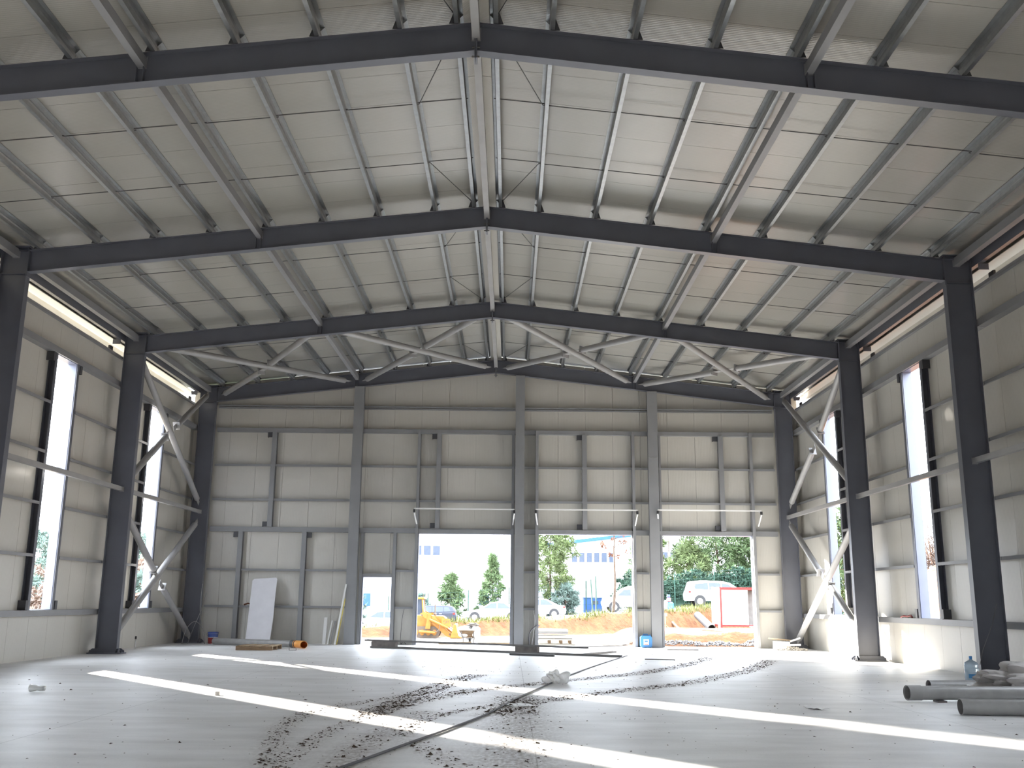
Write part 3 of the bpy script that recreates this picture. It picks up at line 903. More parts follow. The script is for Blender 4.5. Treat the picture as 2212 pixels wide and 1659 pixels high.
def crumple(name, label, cat, c, size, mt, seed, seg=(26, 16), amp=.25, group=None, flat=True, freq=2.2):
    """creased lump: displaced half ellipsoid resting on the floor"""
    rs = np.random.default_rng(seed)
    ph = rs.uniform(0, 6.28, (6, 3)); fr = rs.normal(0, freq, (6, 3))
    vs_, fs = [], []
    nu, nv = seg
    for j in range(nv + 1):
        th = math.pi * j / nv
        for i in range(nu):
            a = 2 * math.pi * i / nu
            d = np.array([math.sin(th) * math.cos(a), math.sin(th) * math.sin(a), math.cos(th)])
            k = 1.0
            for q in range(6):
                k += amp / 2.2 * abs(math.sin(fr[q] @ d + ph[q, 0])) - amp / 3.6
            p = d * k * np.array(size)
            z = p[2]
            if flat: z = max(z, -size[2] * .45) + size[2] * .45
            vs_.append((c[0] + p[0], c[1] + p[1], c[2] + z))
    for j in range(nv):
        for i in range(nu):
            a, b = j * nu + i, j * nu + (i + 1) % nu
            fs.append((a, a + nu, b + nu, b))
    o = MB().add(vs_, fs).build(name, mt, loc=c)
    tag(o, label, cat, group)
    return smooth_by_angle(o, 40)
crumple('film_bundle', 'heap of crumpled translucent film wrapped around parts beside the grey pipes', 'plastic film', (9.75, 17.35, 0), (1.1, .45, .40), 'film_clear', 3, (80, 44), .34, freq=6.0)
o = crumple('fitting_bag', 'brown pipe fitting half hidden under the crumpled film', 'pipe fitting', (8.92, 17.75, 0), (.24, .16, .17), 'timber', 5, (20, 12), .15)

# --- crumpled cup, small block, bags, papers
def cup(c):
    t = thing('plastic_cup', 'crushed clear plastic cup lying on the left floor', 'cup', c)
    rs = np.random.default_rng(2)
    vs_, fs = [], []
    n, k = 20, 7
    for j in range(k):
        f = j / (k - 1)
        r = .040 + .022 * f
        sq = 1 - .22 * math.exp(-((f - .5) / .14) ** 2)
        for i in range(n):
            a = 2 * math.pi * i / n
            rr = r * (1 + .06 * math.sin(3 * a + 5 * f))
            vs_.append((c[0] + .12 - .24 * f, c[1] + rr * math.cos(a), c[2] + .058 + rr * sq * math.sin(a) * .95))
    for j in range(k - 1):
        for i in range(n):
            a, b = j * n + i, j * n + (i + 1) % n
            fs.append((a, b, b + n, a + n))
    fs.append(tuple(range(n - 1, -1, -1)))
    MB().add(vs_, fs).build('cup_wall', 'cup_clear', t, smooth=True)
    ring = [(c[0] - .12, c[1] + .063 * math.cos(2 * math.pi * i / n), c[2] + .06 + .058 * math.sin(2 * math.pi * i / n)) for i in range(n + 1)]
    MB().tube(ring, .0035, 5, cap=False).build('rim', 'white_plastic', t)
cup((-7.02, 16.5, 0.006))
bl = MB().box(-4.075, -4.005, 16.24, 16.31, 0, .062).build('foam_block', 'rubble', loc=(-4.04, 16.28, 0)); bevel(bl, .008)
tag(bl, 'small pale block lying in the sunlit streak', 'block')
crumple('crumpled_bag', 'white crumpled plastic bag lying on the mud track', 'bag', (1.50, 19.30, 0), (.19, .15, .13), 'label_white', 11, (40, 24), .75, freq=3.0)
def sheet(name, label, c, w, d, rot, mt, seed, lift=.03):
    rs = np.random.default_rng(seed)
    n, k = 9, 6
    ph = rs.uniform(0, 6.28, 4)
    vs_, fs = [], []
    for lay in (0, 1):
        for j in range(k):
            for i in range(n):
                u, v = (i / (n - 1) - .5) * w, (j / (k - 1) - .5) * d
                z = .002 + lift * (abs(math.sin(5 * u / w + ph[0])) * abs(math.sin(3 * v / d + ph[1]))) + .003 * lay
                vs_.append((c[0] + u * math.cos(rot) - v * math.sin(rot), c[1] + u * math.sin(rot) + v * math.cos(rot), z))
    o_ = n * k
    for j in range(k - 1):
        for i in range(n - 1):
            a = j * n + i
            fs += [(a, a + n, a + n + 1, a + 1), (o_ + a, o_ + a + 1, o_ + a + n + 1, o_ + a + n)]
    per = [i for i in range(n)] + [j * n + n - 1 for j in range(1, k)] + [(k - 1) * n + i for i in range(n - 2, -1, -1)] + [j * n for j in range(k - 2, 0, -1)]
    for a, b in zip(per, per[1:] + per[:1]): fs.append((a, b, o_ + b, o_ + a))
    return tag(MB().add(vs_, fs).build(name, mt, loc=c, smooth=True), label, 'paper')
sheet('paper_sheet', 'white folded paper on the bare floor at the right', (5.14, 15.1, 0), .24, .42, .1, 'label_white', 1)
sheet('paper_sheet', 'white flat sheet lying beside the black hose', (.72, 15.2, 0), .36, .5, .5, 'label_white', 2, .012)

# --- black hose across the floor, cable at the posts
hose = [(-1.35, 8.0), (-.9, 9.49), (-.58, 10.63), (-.15, 12.13), (.3, 13.86), (.76, 16.31), (1.28, 18.65), (1.86, 21.24), (2.74, 24.71), (4.01, 29.3)]
hp = [(p[0], p[1], .014) for p in resample(hose, .35)]
tag(MB().tube(hp, .0135, 8).build('floor_hose', 'cable_grey', loc=(hp[0][0], hp[0][1], 0), smooth=True), 'thin black hose running diagonally across the concrete floor', 'hose')
cb = [(1.30, 35.0, .02), (1.27, 34.98, .25), (1.30, 34.97, .45), (1.40, 34.98, .60), (1.53, 34.99, .68), (1.62, 35.02, .70)]
tag(MB().tube([tuple(p) for p in resample(cb, .04)], .022, 8).build('conduit_hose', 'cable_grey', loc=(1.3, 35, 0), smooth=True), 'grey conduit curving up beside the middle gable post', 'conduit')
cb = [(1.36, 35.02, .02), (1.44, 35.02, .5), (1.47, 35.02, .9), (1.42, 35.02, 1.2)]
tag(MB().tube([tuple(p) for p in resample(cb, .06)], .006, 6).build('white_cable', 'white_plastic', loc=(1.4, 35, 0), smooth=True), 'thin white cable beside the curved conduit', 'cable')
cb = [(-3.18, 35.1, .02), (-3.2, 35.1, .2), (-3.16, 35.1, .9), (-3.1, 35.1, 1.22)]
tag(MB().tube([tuple(p) for p in resample(cb, .08)], .008, 6).tube([(-3.18, 35.1, .02), (-3.10, 35.08, .12), (-3.0, 35.08, .03)], .012, 6).build('hanging_cable', 'rubber_black', loc=(-3.15, 35.1, 0)), 'thin black cable hanging between the narrow and the wide doorway', 'cable')
for i, (pts, lab) in enumerate((([(-10.30, 34.2, .01), (-10.15, 34.2, .5), (-9.95, 34.25, 1.1), (-9.82, 34.3, 1.7)], 'thin bent grey cable leaning in the far left corner, longest one'),
                                ([(-9.75, 34.3, .01), (-9.90, 34.3, .6), (-10.0, 34.3, 1.2), (-9.98, 34.3, 2.0)], 'thin upright grey cable in the far left corner by the paint bucket'),
                                ([(-10.4, 33.9, .01), (-10.3, 33.95, .5), (-10.05, 34.1, .75), (-9.75, 34.15, .4), (-9.7, 34.15, .01)], 'thin looped grey cable on the floor of the far left corner'))):
    q = resample(pts, .08)
    tag(MB().tube([tuple(p) for p in q], .009, 6).build('loose_cable', 'tube_paint', loc=(q[0][0], q[0][1], 0), smooth=True), lab, 'cable', 'loose cables in the far left corner')
t = thing('floor_conduit', 'short white conduit with a black tip at the foot of the left wall', 'conduit', (-10.62, 30.3, 0))
MB().tube([(-10.62, 30.3, 0), (-10.62, 30.3, .30)], .018, 10).build('tube', 'white_plastic', t, smooth=True)
MB().tube([(-10.62, 30.3, .30), (-10.62, 30.3, .38)], .028, 10).build('tip', 'rubber_black', t)
# thin string tied from the bottle side to the right column
tag(MB().tube([(10.12, 20.5, .35), (10.24, 20.58, .62), (10.5, 20.60, 1.15), (10.62, 20.6, 1.55)], .006, 5).build('steel_wire', 'bar_steel', loc=(10.12, 20.5, 0)), 'thin wire stretched up across the right column above the water bottle', 'wire')

# --- paint bucket
x, y = -9.50, 34.35
t = thing('paint_bucket', 'paint bucket with blue lid and red band in the far left corner', 'bucket', (x, y, 0))
lathe_obj('pail', [(.135, 0), (.15, .01), (.158, .22), (.165, .36)], (x, y, 0), 'label_white', t)
lathe_obj('band', [(.154, .02), (.1605, .21), (.15, .212)], (x, y, 0), 'red_paint', t)['label'] = 'red printed band'
lathe_obj('lid', [(.178, .345), (.182, .35), (.182, .385), (.165, .40), (.16, .395)], (x, y, 0), 'blue_deep', t)
lathe_obj('collar', [(.166, .235), (.171, .335), (.16, .34)], (x, y, 0), 'blue_deep', t)
hb = [(x + .18 * math.cos(a), y - .05, .36 + .0 - .14 * math.sin(a)) for a in np.linspace(0, math.pi, 12)]
MB().tube([(p[0], y - .12 - .06 * math.sin(a), p[2]) for p, a in zip(hb, np.linspace(0, math.pi, 12))], .004, 5).build('handle', 'bar_steel', t)

# --- leaning white board
t = thing('leaning_board', 'large white board leaning against the gable wall at the left', 'board', (-8.1, 34.6, 0))
def leaning(m, pts, th):  # pts on the front face, thickness backwards
    n = len(pts)
    m.add([(p[0], p[1], p[2]) for p in pts] + [(p[0], p[1] + th, p[2]) for p in pts], [tuple(range(n)), tuple(range(2 * n - 1, n - 1, -1))] + [(i, n + i, n + (i + 1) % n, (i + 1) % n) for i in range(n)])
    return m
def bl_(x, z): return (x, 34.35 + (z / 2.25) * .72, z)
leaning(MB(), [bl_(-8.40, 0), bl_(-7.58, 0), bl_(-7.57, .05), bl_(-7.56, .9), bl_(-7.58, 1.5), bl_(-7.60, 2.19), bl_(-7.64, 2.25), bl_(-8.40, 2.20), bl_(-8.46, 2.14)], .022).build('board_face', 'white_board', t)
tag(MB().tube([(-8.72, 35.12, 1.31), (-8.58, 35.1, 1.36), (-8.42, 35.11, 1.32)], .03, 6).build('rag_scrap', 'dry_leaf', loc=(-8.6, 35.1, 1.29)), 'small brown scrap on the girt beside the leaning white board', 'scrap')

# --- pallet
t = thing('wood_pallet', 'low wooden pallet lying before the gable wall', 'pallet', (-7.1, 31.2, 0), kind='thing')
px0, px1, py0, py1 = -7.62, -6.52, 30.35, 31.6
for k in range(3):
    yy = py0 + k * .575
    MB().box(px0, px1, yy, yy + .10, .005, .11).build('stringer', 'timber', t)
for k in range(6):
    xx = px0 + k * (px1 - px0 - .12) / 5
    MB().box(xx, xx + .12, py0 - .01, py1 + .01, .111, .132 + .004 * (k % 2)).build('deck_board', 'timber_pale' if k % 2 else 'timber', t)
# small dark bracket on the floor before it
tag(MB().box(-6.06, -5.84, 30.55, 30.56, 0, .012).box(-6.06, -6.048, 30.55, 30.56, .012, .09).box(-5.852, -5.84, 30.55, 30.56, .012, .06).build('steel_clip', 'bar_steel', loc=(-5.95, 30.55, 0)), 'small dark U shaped clip on the floor near the pallet', 'clip')

# --- grey and orange pipe behind the pallet
t = thing('sewer_pipe', 'long grey pipe with a bright orange bend behind the pallet', 'pipe', (-7.5, 33.0, 0))
a, b = Vector((-9.35, 34.0, .11)), Vector((-6.25, 32.15, .125))
smooth_by_angle(MB().pipe(a, b, .105, .006).build('pipe_wall', 'pipe_grey', t))
d = (b - a).normalized()
smooth_by_angle(MB().pipe(b - d * .12, b + d * .02, .118, .01).build('socket', 'pipe_bore', t))
smooth_by_angle(MB().pipe(b + d * .05, b + d * .08, .116, .01).build('seal_ring', 'rubber_black', t))
pts = [b + d * .02]
h0 = math.atan2(d.y, d.x)
p = b + d * .02
for k in range(9):
    ang = h0 - math.radians(52) * (k / 8) ** 1.1 * 1.0
    p = p + Vector((math.cos(ang), math.sin(ang), 0)) * .085
    pts.append(p.copy())
m = MB()
n = 24
vs_, fs = [], []
for rr in (.112, .104):
    for k, q in enumerate(pts):
        dd = (pts[min(k + 1, 9)] - pts[max(k - 1, 0)]).normalized()
        s_ = dd.cross(Vector((0, 0, 1))).normalized()
        for j in range(n):
            tt = 2 * math.pi * j / n
            vs_.append(q + s_ * math.cos(tt) * rr + Vector((0, 0, 1)) * math.sin(tt) * rr)
K = len(pts)
for lay in (0, 1):
    for k in range(K - 1):
        for j in range(n):
            q0 = lay * K * n + k * n + j; q1 = lay * K * n + k * n + (j + 1) % n
            fs.append((q0, q1, q1 + n, q0 + n) if lay == 0 else (q1, q0, q0 + n, q1 + n))
for j in range(n):
    fs.append(((K - 1) * n + j, (K - 1) * n + (j + 1) % n, K * n + (K - 1) * n + (j + 1) % n, K * n + (K - 1) * n + j))
smooth_by_angle(m.add(vs_, fs).build('orange_bend', 'pipe_orange', t))
tag(MB().bar((-8.6, 33.95, .02), (-6.2, 32.45, .02), .06, .035).build('timber_lath', 'timber_pale', loc=(-7.4, 33.2, 0)), 'pale timber lath lying behind the grey and orange pipe', 'lath')

# --- boards leaning by the left gable post
def lean_board(name, label, p0, p1, w, th, mt, cat='board'):
    o = MB().bar(p0, p1, w, th, (0, -1, .0)).build(name, mt, loc=p0)
    return tag(o, label, cat, 'boards leaning by the left gable post')
lean_board('short_board', 'pale short board leaning at the wall, leftmost by the gable post', (-5.83, 34.95, .0), (-5.83, 35.13, .90), .11, .03, 'white_plastic')
lean_board('short_board', 'pale narrow board leaning at the wall, middle of three short ones', (-5.70, 34.92, .0), (-5.60, 35.13, .80), .05, .04, 'white_plastic')
lean_board('short_board', 'grey narrow board leaning at the wall, third from the left', (-5.60, 34.95, .0), (-5.50, 35.13, .78), .05, .03, 'tube_paint')
lean_board('long_batten', 'long white batten leaning on the left gable post', (-5.42, 34.78, .0), (-5.12, 34.80, 2.05), .055, .03, 'white_plastic')
lean_board('yellow_batten', 'long yellow batten leaning on the left gable post', (-5.36, 34.80, .0), (-5.14, 34.825, 1.55), .03, .02, 'yellow_lath')

# --- steel sections lying before the doorways
def lying(name, label, p0, p1, w, h, mt, cat, group=None):
    return tag(MB().bar(p0, p1, w, h).build(name, mt, loc=(p0[0], p0[1], min(p0[2], p1[2]) - h / 2)), label, cat, group)
def c_channel(name, label, p0, p1, w, h, mt, group):
    p0, p1 = Vector(p0), Vector(p1)
    d = (p1 - p0).normalized(); s_ = d.cross(Vector((0, 0, 1))).normalized()
    t_ = .006
    poly = [(-w / 2, 0), (w / 2, 0), (w / 2, h), (w / 2 - t_, h), (w / 2 - t_, t_), (-w / 2 + t_, t_), (-w / 2 + t_, h), (-w / 2, h)]
    m = MB().extrude(poly, lambda p, q, tt: tuple(p0 + d * tt + s_ * p + Vector((0, 0, q))), 0, (p1 - p0).length)
    return tag(m.build(name, mt, loc=p0), label, 'steel section', group)
G = 'steel sections on the floor before the doors'
c_channel('steel_section', 'long flat steel section on the floor before the doorways, lower one', (-3.9, 32.95, 0), (3.75, 28.55, 0), .16, .055, 'bar_steel', G)
c_channel('steel_section', 'long steel section resting on two blocks before the doorways, upper one', (-4.12, 33.15, .201), (2.85, 29.12, .201), .14, .05, 'bar_steel', G)
c_channel('steel_section', 'short steel section angled at the end of the raised one', (2.75, 29.45, .0), (3.85, 31.2, .0), .12, .05, 'bar_steel', G)
for k, (xa, ya, xb, yb, lab) in enumerate(((-3.87, 32.93, -3.03, 32.45, 'left'), (.80, 30.24, 1.45, 29.86, 'right'))):
    lying('support_block', f'grey block carrying the raised steel section, {lab} one of two', (xa, ya, .128), (xb, yb, .128), .13, .144, 'timber_dark', 'block', 'blocks under the raised section')
lying('black_bar', 'short black bar on the floor before the raised steel section', (.62, 29.15, .03), (1.86, 28.55, .03), .09, .06, 'asphalt_plate', 'bar')
lying('threshold_lath', 'thin lath lying across the sapling doorway', (1.5, 34.6, .015), (4.5, 34.72, .015), .05, .03, 'timber_dark', 'lath')
lying('flat_bar', 'short dark bar on the sunlit floor before the cabin doorway', (5.75, 33.1, .015), (6.8, 33.2, .015), .07, .03, 'timber_dark', 'bar', 'short bars on the floor')
lying('flat_bar', 'short dark bar on the floor between the hose end and the mud track', (4.28, 27.5, .012), (5.07, 27.35, .012), .06, .024, 'timber_dark', 'bar', 'short bars on the floor')

# --- blue canister
def canister(x, y):
    t = thing('blue_canister', 'blue plastic canister with a white sticker beside the right gable post', 'canister', (x, y, 0))
    w, d, h = .40, .30, .40
    poly = [(-w / 2 + .04, 0), (w / 2 - .04, 0), (w / 2, .04), (w / 2, h - .05), (w / 2 - .06, h), (-w / 2 + .06, h), (-w / 2, h - .05), (-w / 2, .04)]
    o = MB().extrude(poly, lambda p, q, tt: (x + p, tt, q + .002), y - d / 2, y + d / 2).build('body', 'blue_plastic', t); bevel(o, .02, 3)
    MB().box(x - .10, x + .08, y - d / 2 - .004, y - d / 2 - .001, .09, .28).build('sticker', 'label_white', t)
    MB().box(x - .08, x + .06, y - d / 2 - .006, y - d / 2 - .0042, .11, .135).box(x - .08, x + .02, y - d / 2 - .006, y - d / 2 - .0042, .15, .165).build('sticker_print', 'label_red', t)
    MB().box(x - .06, x + .05, y - d / 2 - .006, y - d / 2 - .0042, .19, .24).build('sticker_print', 'label_blue', t)
    MB().box(x - .08, x - .03, y - d / 2 - .006, y - d / 2 - .0042, .25, .27).build('sticker_print', 'label_yellow', t)
    MB().tube([(x - .10, y, h - .005), (x - .08, y, h + .045), (x + .06, y, h + .045), (x + .08, y, h - .005)], .016, 8).build('handle', 'blue_plastic', t)
    lathe_obj('cap', [(.032, 0), (.032, .04), (.028, .045)], (x + .14, y, h - .01), 'blue_plastic', t, n=14)
canister(5.31, 34.9)
# small white box left of the canister
# --- red rag on the right window sill beam
tag(MB().tube([(10.86, 26.3, 1.21), (10.88, 26.15, 1.235), (10.87, 25.9, 1.225), (10.90, 25.75, 1.25), (10.86, 25.6, 1.215)], .026, 6).build('red_rag', 'red_paint', loc=(10.87, 25.95, 1.19)), 'small red rag lying on the right window sill beam', 'rag')

# --- rubble and boards in the far right corner
def stones(rs, n, cx_, cy_, rx, ry, h, smin, smax, m=None):
    m = m or MB()
    for _ in range(n):
        a, r = rs.uniform(0, 6.28), math.sqrt(rs.uniform(0, 1))
        px_, py_ = cx_ + rx * r * math.cos(a), cy_ + ry * r * math.sin(a)
        z = h * (1 - r ** 1.5) * rs.uniform(.6, 1.0)
        s_ = rs.uniform(smin, smax)
        q = rs.normal(0, 1, (6, 3)) * .18
        base = np.array([[1, 0, 0], [-1, 0, 0], [0, 1, 0], [0, -1, 0], [0, 0, .8], [0, 0, -.8]]) + q
        base = base * s_ * rs.uniform(.7, 1.3, 3)
        m.add(base + np.array([px_, py_, z + s_ * .45]), [(0, 2, 4), (2, 1, 4), (1, 3, 4), (3, 0, 4), (2, 0, 5), (1, 2, 5), (3, 1, 5), (0, 3, 5)])
    return m
rs = np.random.default_rng(4)
tag(stones(rs, 240, 10.0, 33.75, .55, .22, .10, .015, .05).build('rubble_heap', 'rubble', loc=(10.0, 33.75, 0)), 'pale rubble swept together in the far right corner', 'rubble', kind='stuff')
for lab, p0, p1, w, h, mt in (('long pale plank lying on the rubble in the far right corner', (9.45, 34.5, .36), (10.25, 34.2, .30), .14, .035, 'timber_pale'),
                              ('short pale plank tilted on the rubble in the far right corner', (10.08, 34.1, .28), (10.4, 34.0, .40), .16, .05, 'white_plastic'),
                              ('pale plank lying flat under the rubble in the far right corner', (9.75, 33.75, .17), (10.3, 33.65, .19), .18, .05, 'white_plastic')):
    tag(MB().bar(p0, p1, w, h).build('scrap_plank', mt, loc=p0), lab, 'plank', 'planks on the rubble')
fb = MB().box(9.62, 10.05, 34.0, 34.6, 0, .27).build('foam_slab', 'white_plastic', loc=(9.85, 34.3, 0)); bevel(fb, .02)
tag(fb, 'white foam slab under the planks in the far right corner', 'foam slab')

# --- mud clods along the tyre tracks, stray crumbs
def clods():
    rs = np.random.default_rng(9)
    vs_, fs = [], []
    base = np.array([[1, 0, 0], [-1, 0, 0], [0, 1, 0], [0, -1, 0], [0, 0, 1], [0, 0, -.4]], float)
    tri = [(0, 2, 4), (2, 1, 4), (1, 3, 4), (3, 0, 4)]
    def clod(px_, py_, s_):
        b = (base + rs.normal(0, .25, (6, 3))) * s_ * np.array([rs.uniform(.7, 1.6), rs.uniform(.7, 1.6), rs.uniform(.35, .75)])
        a = rs.uniform(0, 6.28); ca, sa = math.cos(a), math.sin(a)
        k = len(vs_)
        for q in b[:5]:
            vs_.append((px_ + q[0] * ca - q[1] * sa, py_ + q[0] * sa + q[1] * ca, max(q[2], .0) + .0005))
        fs.extend([tuple(i + k for i in f) for f in tri])
    for path, hw, dens, smear in TRACKS:
        q = resample(path, .05)
        seg = np.linalg.norm(np.diff(q, axis=0), axis=1)
        L = seg.sum()
        cum = np.concatenate([[0], np.cumsum(seg)])
        for _ in range(int(L * dens * 1.9)):
            t_ = rs.uniform(0, L)
            i = min(np.searchsorted(cum, t_), len(q) - 1)
            i0 = max(i - 1, 0)
            d = q[i] - q[i0]
            d = d / (np.linalg.norm(d) + 1e-9)
            lane = rs.choice([-.85, -.3, .35, .9]) if rs.uniform() < .75 else rs.uniform(-1.5, 1.5)
            off = lane * hw + rs.normal(0, hw * .16)
            keep = .5 + .5 * math.sin(t_ * 5.1 + lane * 4) * math.sin(t_ * 2.3 + 1)
            if rs.uniform() > .35 + .65 * keep: continue
            p = q[i] + np.array([-d[1], d[0]]) * off
            clod(p[0], p[1], float(np.clip(rs.lognormal(-4.78, .5), .004, .036)))
    for _ in range(420):
        clod(rs.uniform(-9, 10), rs.uniform(9.5, 33), float(np.clip(rs.lognormal(-4.7, .4), .004, .022)))
    for _ in range(500):
        clod(rs.normal(0.2, 2.6), rs.uniform(9.5, 24), float(np.clip(rs.lognormal(-4.9, .4), .003, .018)))
    me = bpy.data.meshes.new('mud_clods')
    me.from_pydata(vs_, [], fs)
    me.materials.append(MATS['mud_wet'])
    o = bpy.data.objects.new('mud_clods', me)
    COL.objects.link(o)
    tag(o, 'brown mud crumbs left along the curved tyre tracks', 'mud', kind='stuff')
clods()


# ================================================================== OUTSIDE: TERRAIN
BX = [-40, -20, -8, -1, 5.2, 11.8, 25, 60]
BY = [36, 38.5, 42, 46.5, 51, 57.5, 66, 80]
BZ = [-.8, -.05, .16, .61, .88, 1.26, 1.9, 3.0]
def vnoise(x, y, s, seed=0):
    r = np.zeros_like(x)
    q = np.random.default_rng(seed)
    for k in range(7):
        a, f, p = q.uniform(0, 6.28), s * q.uniform(.6, 2.2), q.uniform(0, 6.28)
        r += np.sin((x * math.cos(a) + y * math.sin(a)) * f + p) / 7
    return r
def road_z(x): return np.clip(.1 + .085 * x, -2.5, 3.5)
def terrain(x, y):
    x = np.asarray(x, float); y = np.asarray(y, float)
    yb = np.interp(x, BX, BY)
    zt = np.interp(x, BX, BZ)
    base = np.full_like(x, -.05)
    # left side falls away, far hillside climbs
    lf = np.clip(-x - 14, 0, None)
    base = base - np.interp(lf, [0, 40, 70, 160], [0, 5.0, 5.5, -16])
    d = y - yb
    up_ = np.clip(d / 1.1, 0, 1); up_ = up_ * up_ * (3 - 2 * up_)
    dn = np.clip((d - 3.0) / 3.5, 0, 1); dn = dn * dn * (3 - 2 * dn)
    z = base * (1 - up_) + zt * up_
    z = z * (1 - dn) + road_z(x) * dn
    leftw = np.clip((-x - 16) / 10, 0, 1)
    z = z * (1 - leftw) + base * leftw
    # earth cutting along the right side
    em = np.interp(x, [13.2, 14.5, 20.5, 26, 60], [0, .35, 3.95, 4.6, 7])
    fade = np.clip((54 - y) / 10, 0, 1)
    z = np.maximum(z, em * fade - .05)
    # soil mound outside the cabin doorway
    st = np.clip((y - 37.7 - .35 * vnoise(x, y * 0, 1.9, 5)) / .75, 0, 1); st = st * st * (3 - 2 * st)
    mound = st * np.clip((49 - y) / 4, 0, 1) * np.clip((x - 4.9) / .9, 0, 1) * np.clip((15 - x) / 1.5, 0, 1)
    z = z + mound * (.44 + .12 * vnoise(x, y, 2.2, 3) + .05 * vnoise(x, y, 7, 4))
    rough = np.clip(up_ * (1 - dn) + np.clip((x - 13) / 2, 0, 1) + (y > 200), 0, 1) * (y > 35.8)
    z = z + rough * (.16 * vnoise(x, y, 1.6, 1) + .07 * vnoise(x, y, 5, 2))
    return z
def axis_pts(spans):
    out = []
    for a, b, st in spans: out += list(np.arange(a, b, st))
    return np.array(out + [spans[-1][1]])
def build_terrain():
    xs = axis_pts([(-190, -60, 8), (-60, -20, 3), (-20, -12, 1), (-12, 30, .4), (30, 110, 6)])
    ys = axis_pts([(-60, 20, 5), (20, 36, 1), (36, 74, .35), (74, 100, 3), (100, 220, 12)])
    X, Y = np.meshgrid(xs, ys)
    Z = terrain(X, Y)
    inside = (np.abs(X) < 11.4) & (Y < 35.7) & (Y > -9)
    Z[inside] = -.12
    nx, ny = len(xs), len(ys)
    yb = np.interp(X, BX, BY); d = Y - yb
    soil = np.array([.155, .066, .026]); soil2 = np.array([.165, .074, .029]); grass = np.array([.11, .115, .04]); pale = np.array([.30, .295, .285]); road = np.array([.15, .15, .155]); dry = np.array([.13, .10, .06])
    colr = np.zeros(X.shape + (3,)) + pale
    def put(mask, c):
        k = np.clip(mask, 0, 1)[..., None]
        colr[:] = colr * (1 - k) + c * k
    put((d > -1.2) * 1.0 * (X > -16), soil)
    put(np.clip((d - .9) / .35 + .8 * vnoise(X, Y, 1.3, 8), 0, 1) * (d > .6), grass)
    put(np.clip((d - 4.5), 0, 1), road)
    put(np.clip((-X - 14) / 4, 0, 1), dry)
    put(np.clip((X - 12.6) / .8, 0, 1) * (Y < 54), soil)
    put(np.clip((X - 21) / 2, 0, 1) * (Y < 54), dry)
    put(np.clip((X - 4.7) / .6, 0, 1) * np.clip((15.5 - X) / 1, 0, 1) * ((Y > 37.4) & (d < .6)), soil2)
    v = np.stack([X.ravel(), Y.ravel(), Z.ravel()], 1)
    f = [(j * nx + i, j * nx + i + 1, (j + 1) * nx + i + 1, (j + 1) * nx + i) for j in range(ny - 1) for i in range(nx - 1)]
    me = bpy.data.meshes.new('ground')
    me.from_pydata(v.tolist(), [], f)
    me.materials.append(MATS['earth'])
    a = me.attributes.new('ground_color', 'FLOAT_COLOR', 'POINT')
    a.data.foreach_set('color', np.concatenate([colr.reshape(-1, 3), np.ones((nx * ny, 1))], 1).astype(np.float32).ravel())
    me.polygons.foreach_set('use_smooth', [True] * len(me.polygons))
    o = bpy.data.objects.new('ground', me)
    COL.objects.link(o)
    tag(o, 'pale yard with an orange earth bank and a sloping road behind', 'ground', kind='structure')
build_terrain()
def gz(x, y): return float(terrain(np.array([x]), np.array([y]))[0])

# grass on the berm
def grass():
    rs = np.random.default_rng(12)
    vs_, fs = [], []
    for _ in range(5200):
        x = rs.uniform(-14, 17)
        y = float(np.interp(x, BX, BY)) + .75 + abs(rs.normal(0, .8))
        if math.sin(x * 1.7) + math.sin(x * .63 + 2) + rs.normal(0, .5) < -.6: continue
        z = gz(x, y)
        h, w, a = rs.uniform(.08, .34), rs.uniform(.012, .03), rs.uniform(0, 6.28)
        lx, ly = rs.normal(0, .1), rs.normal(0, .1)
        k = len(vs_)
        vs_ += [(x - w * math.cos(a), y - w * math.sin(a), z - .02), (x + w * math.cos(a), y + w * math.sin(a), z - .02), (x + lx, y + ly, z + h)]
        fs.append((k, k + 1, k + 2))
    tag(MB().add(vs_, fs).build('berm_grass', 'grass_blade'), 'tufts of dry green grass along the top of the earth bank', 'grass', kind='stuff')
grass()

# gravel before the cabin doorway, yellow sand at its right
rs = np.random.default_rng(21)
m = MB()
for cx_, cy_, rx, ry, h, n in ((6.9, 37.4, 1.2, .55, .16, 420), (8.3, 37.2, .8, .5, .14, 260), (10.0, 37.6, .75, .5, .28, 330), (8.9, 36.9, 1.8, .3, .06, 200)):
    stones(rs, n, cx_, cy_, rx, ry, h, .02, .055, m)
tag(m.build('gravel', 'stone_grey', loc=(8, 37.3, 0)), 'grey crushed stone heaped outside the cabin doorway', 'gravel', kind='stuff')
tag(stones(rs, 420, 11.1, 37.9, .75, .55, .34, .03, .07).build('sand_heap', 'sand_yellow', loc=(11.1, 37.9, 0)), 'yellow sand heap at the right of the crushed stone', 'sand', kind='stuff')

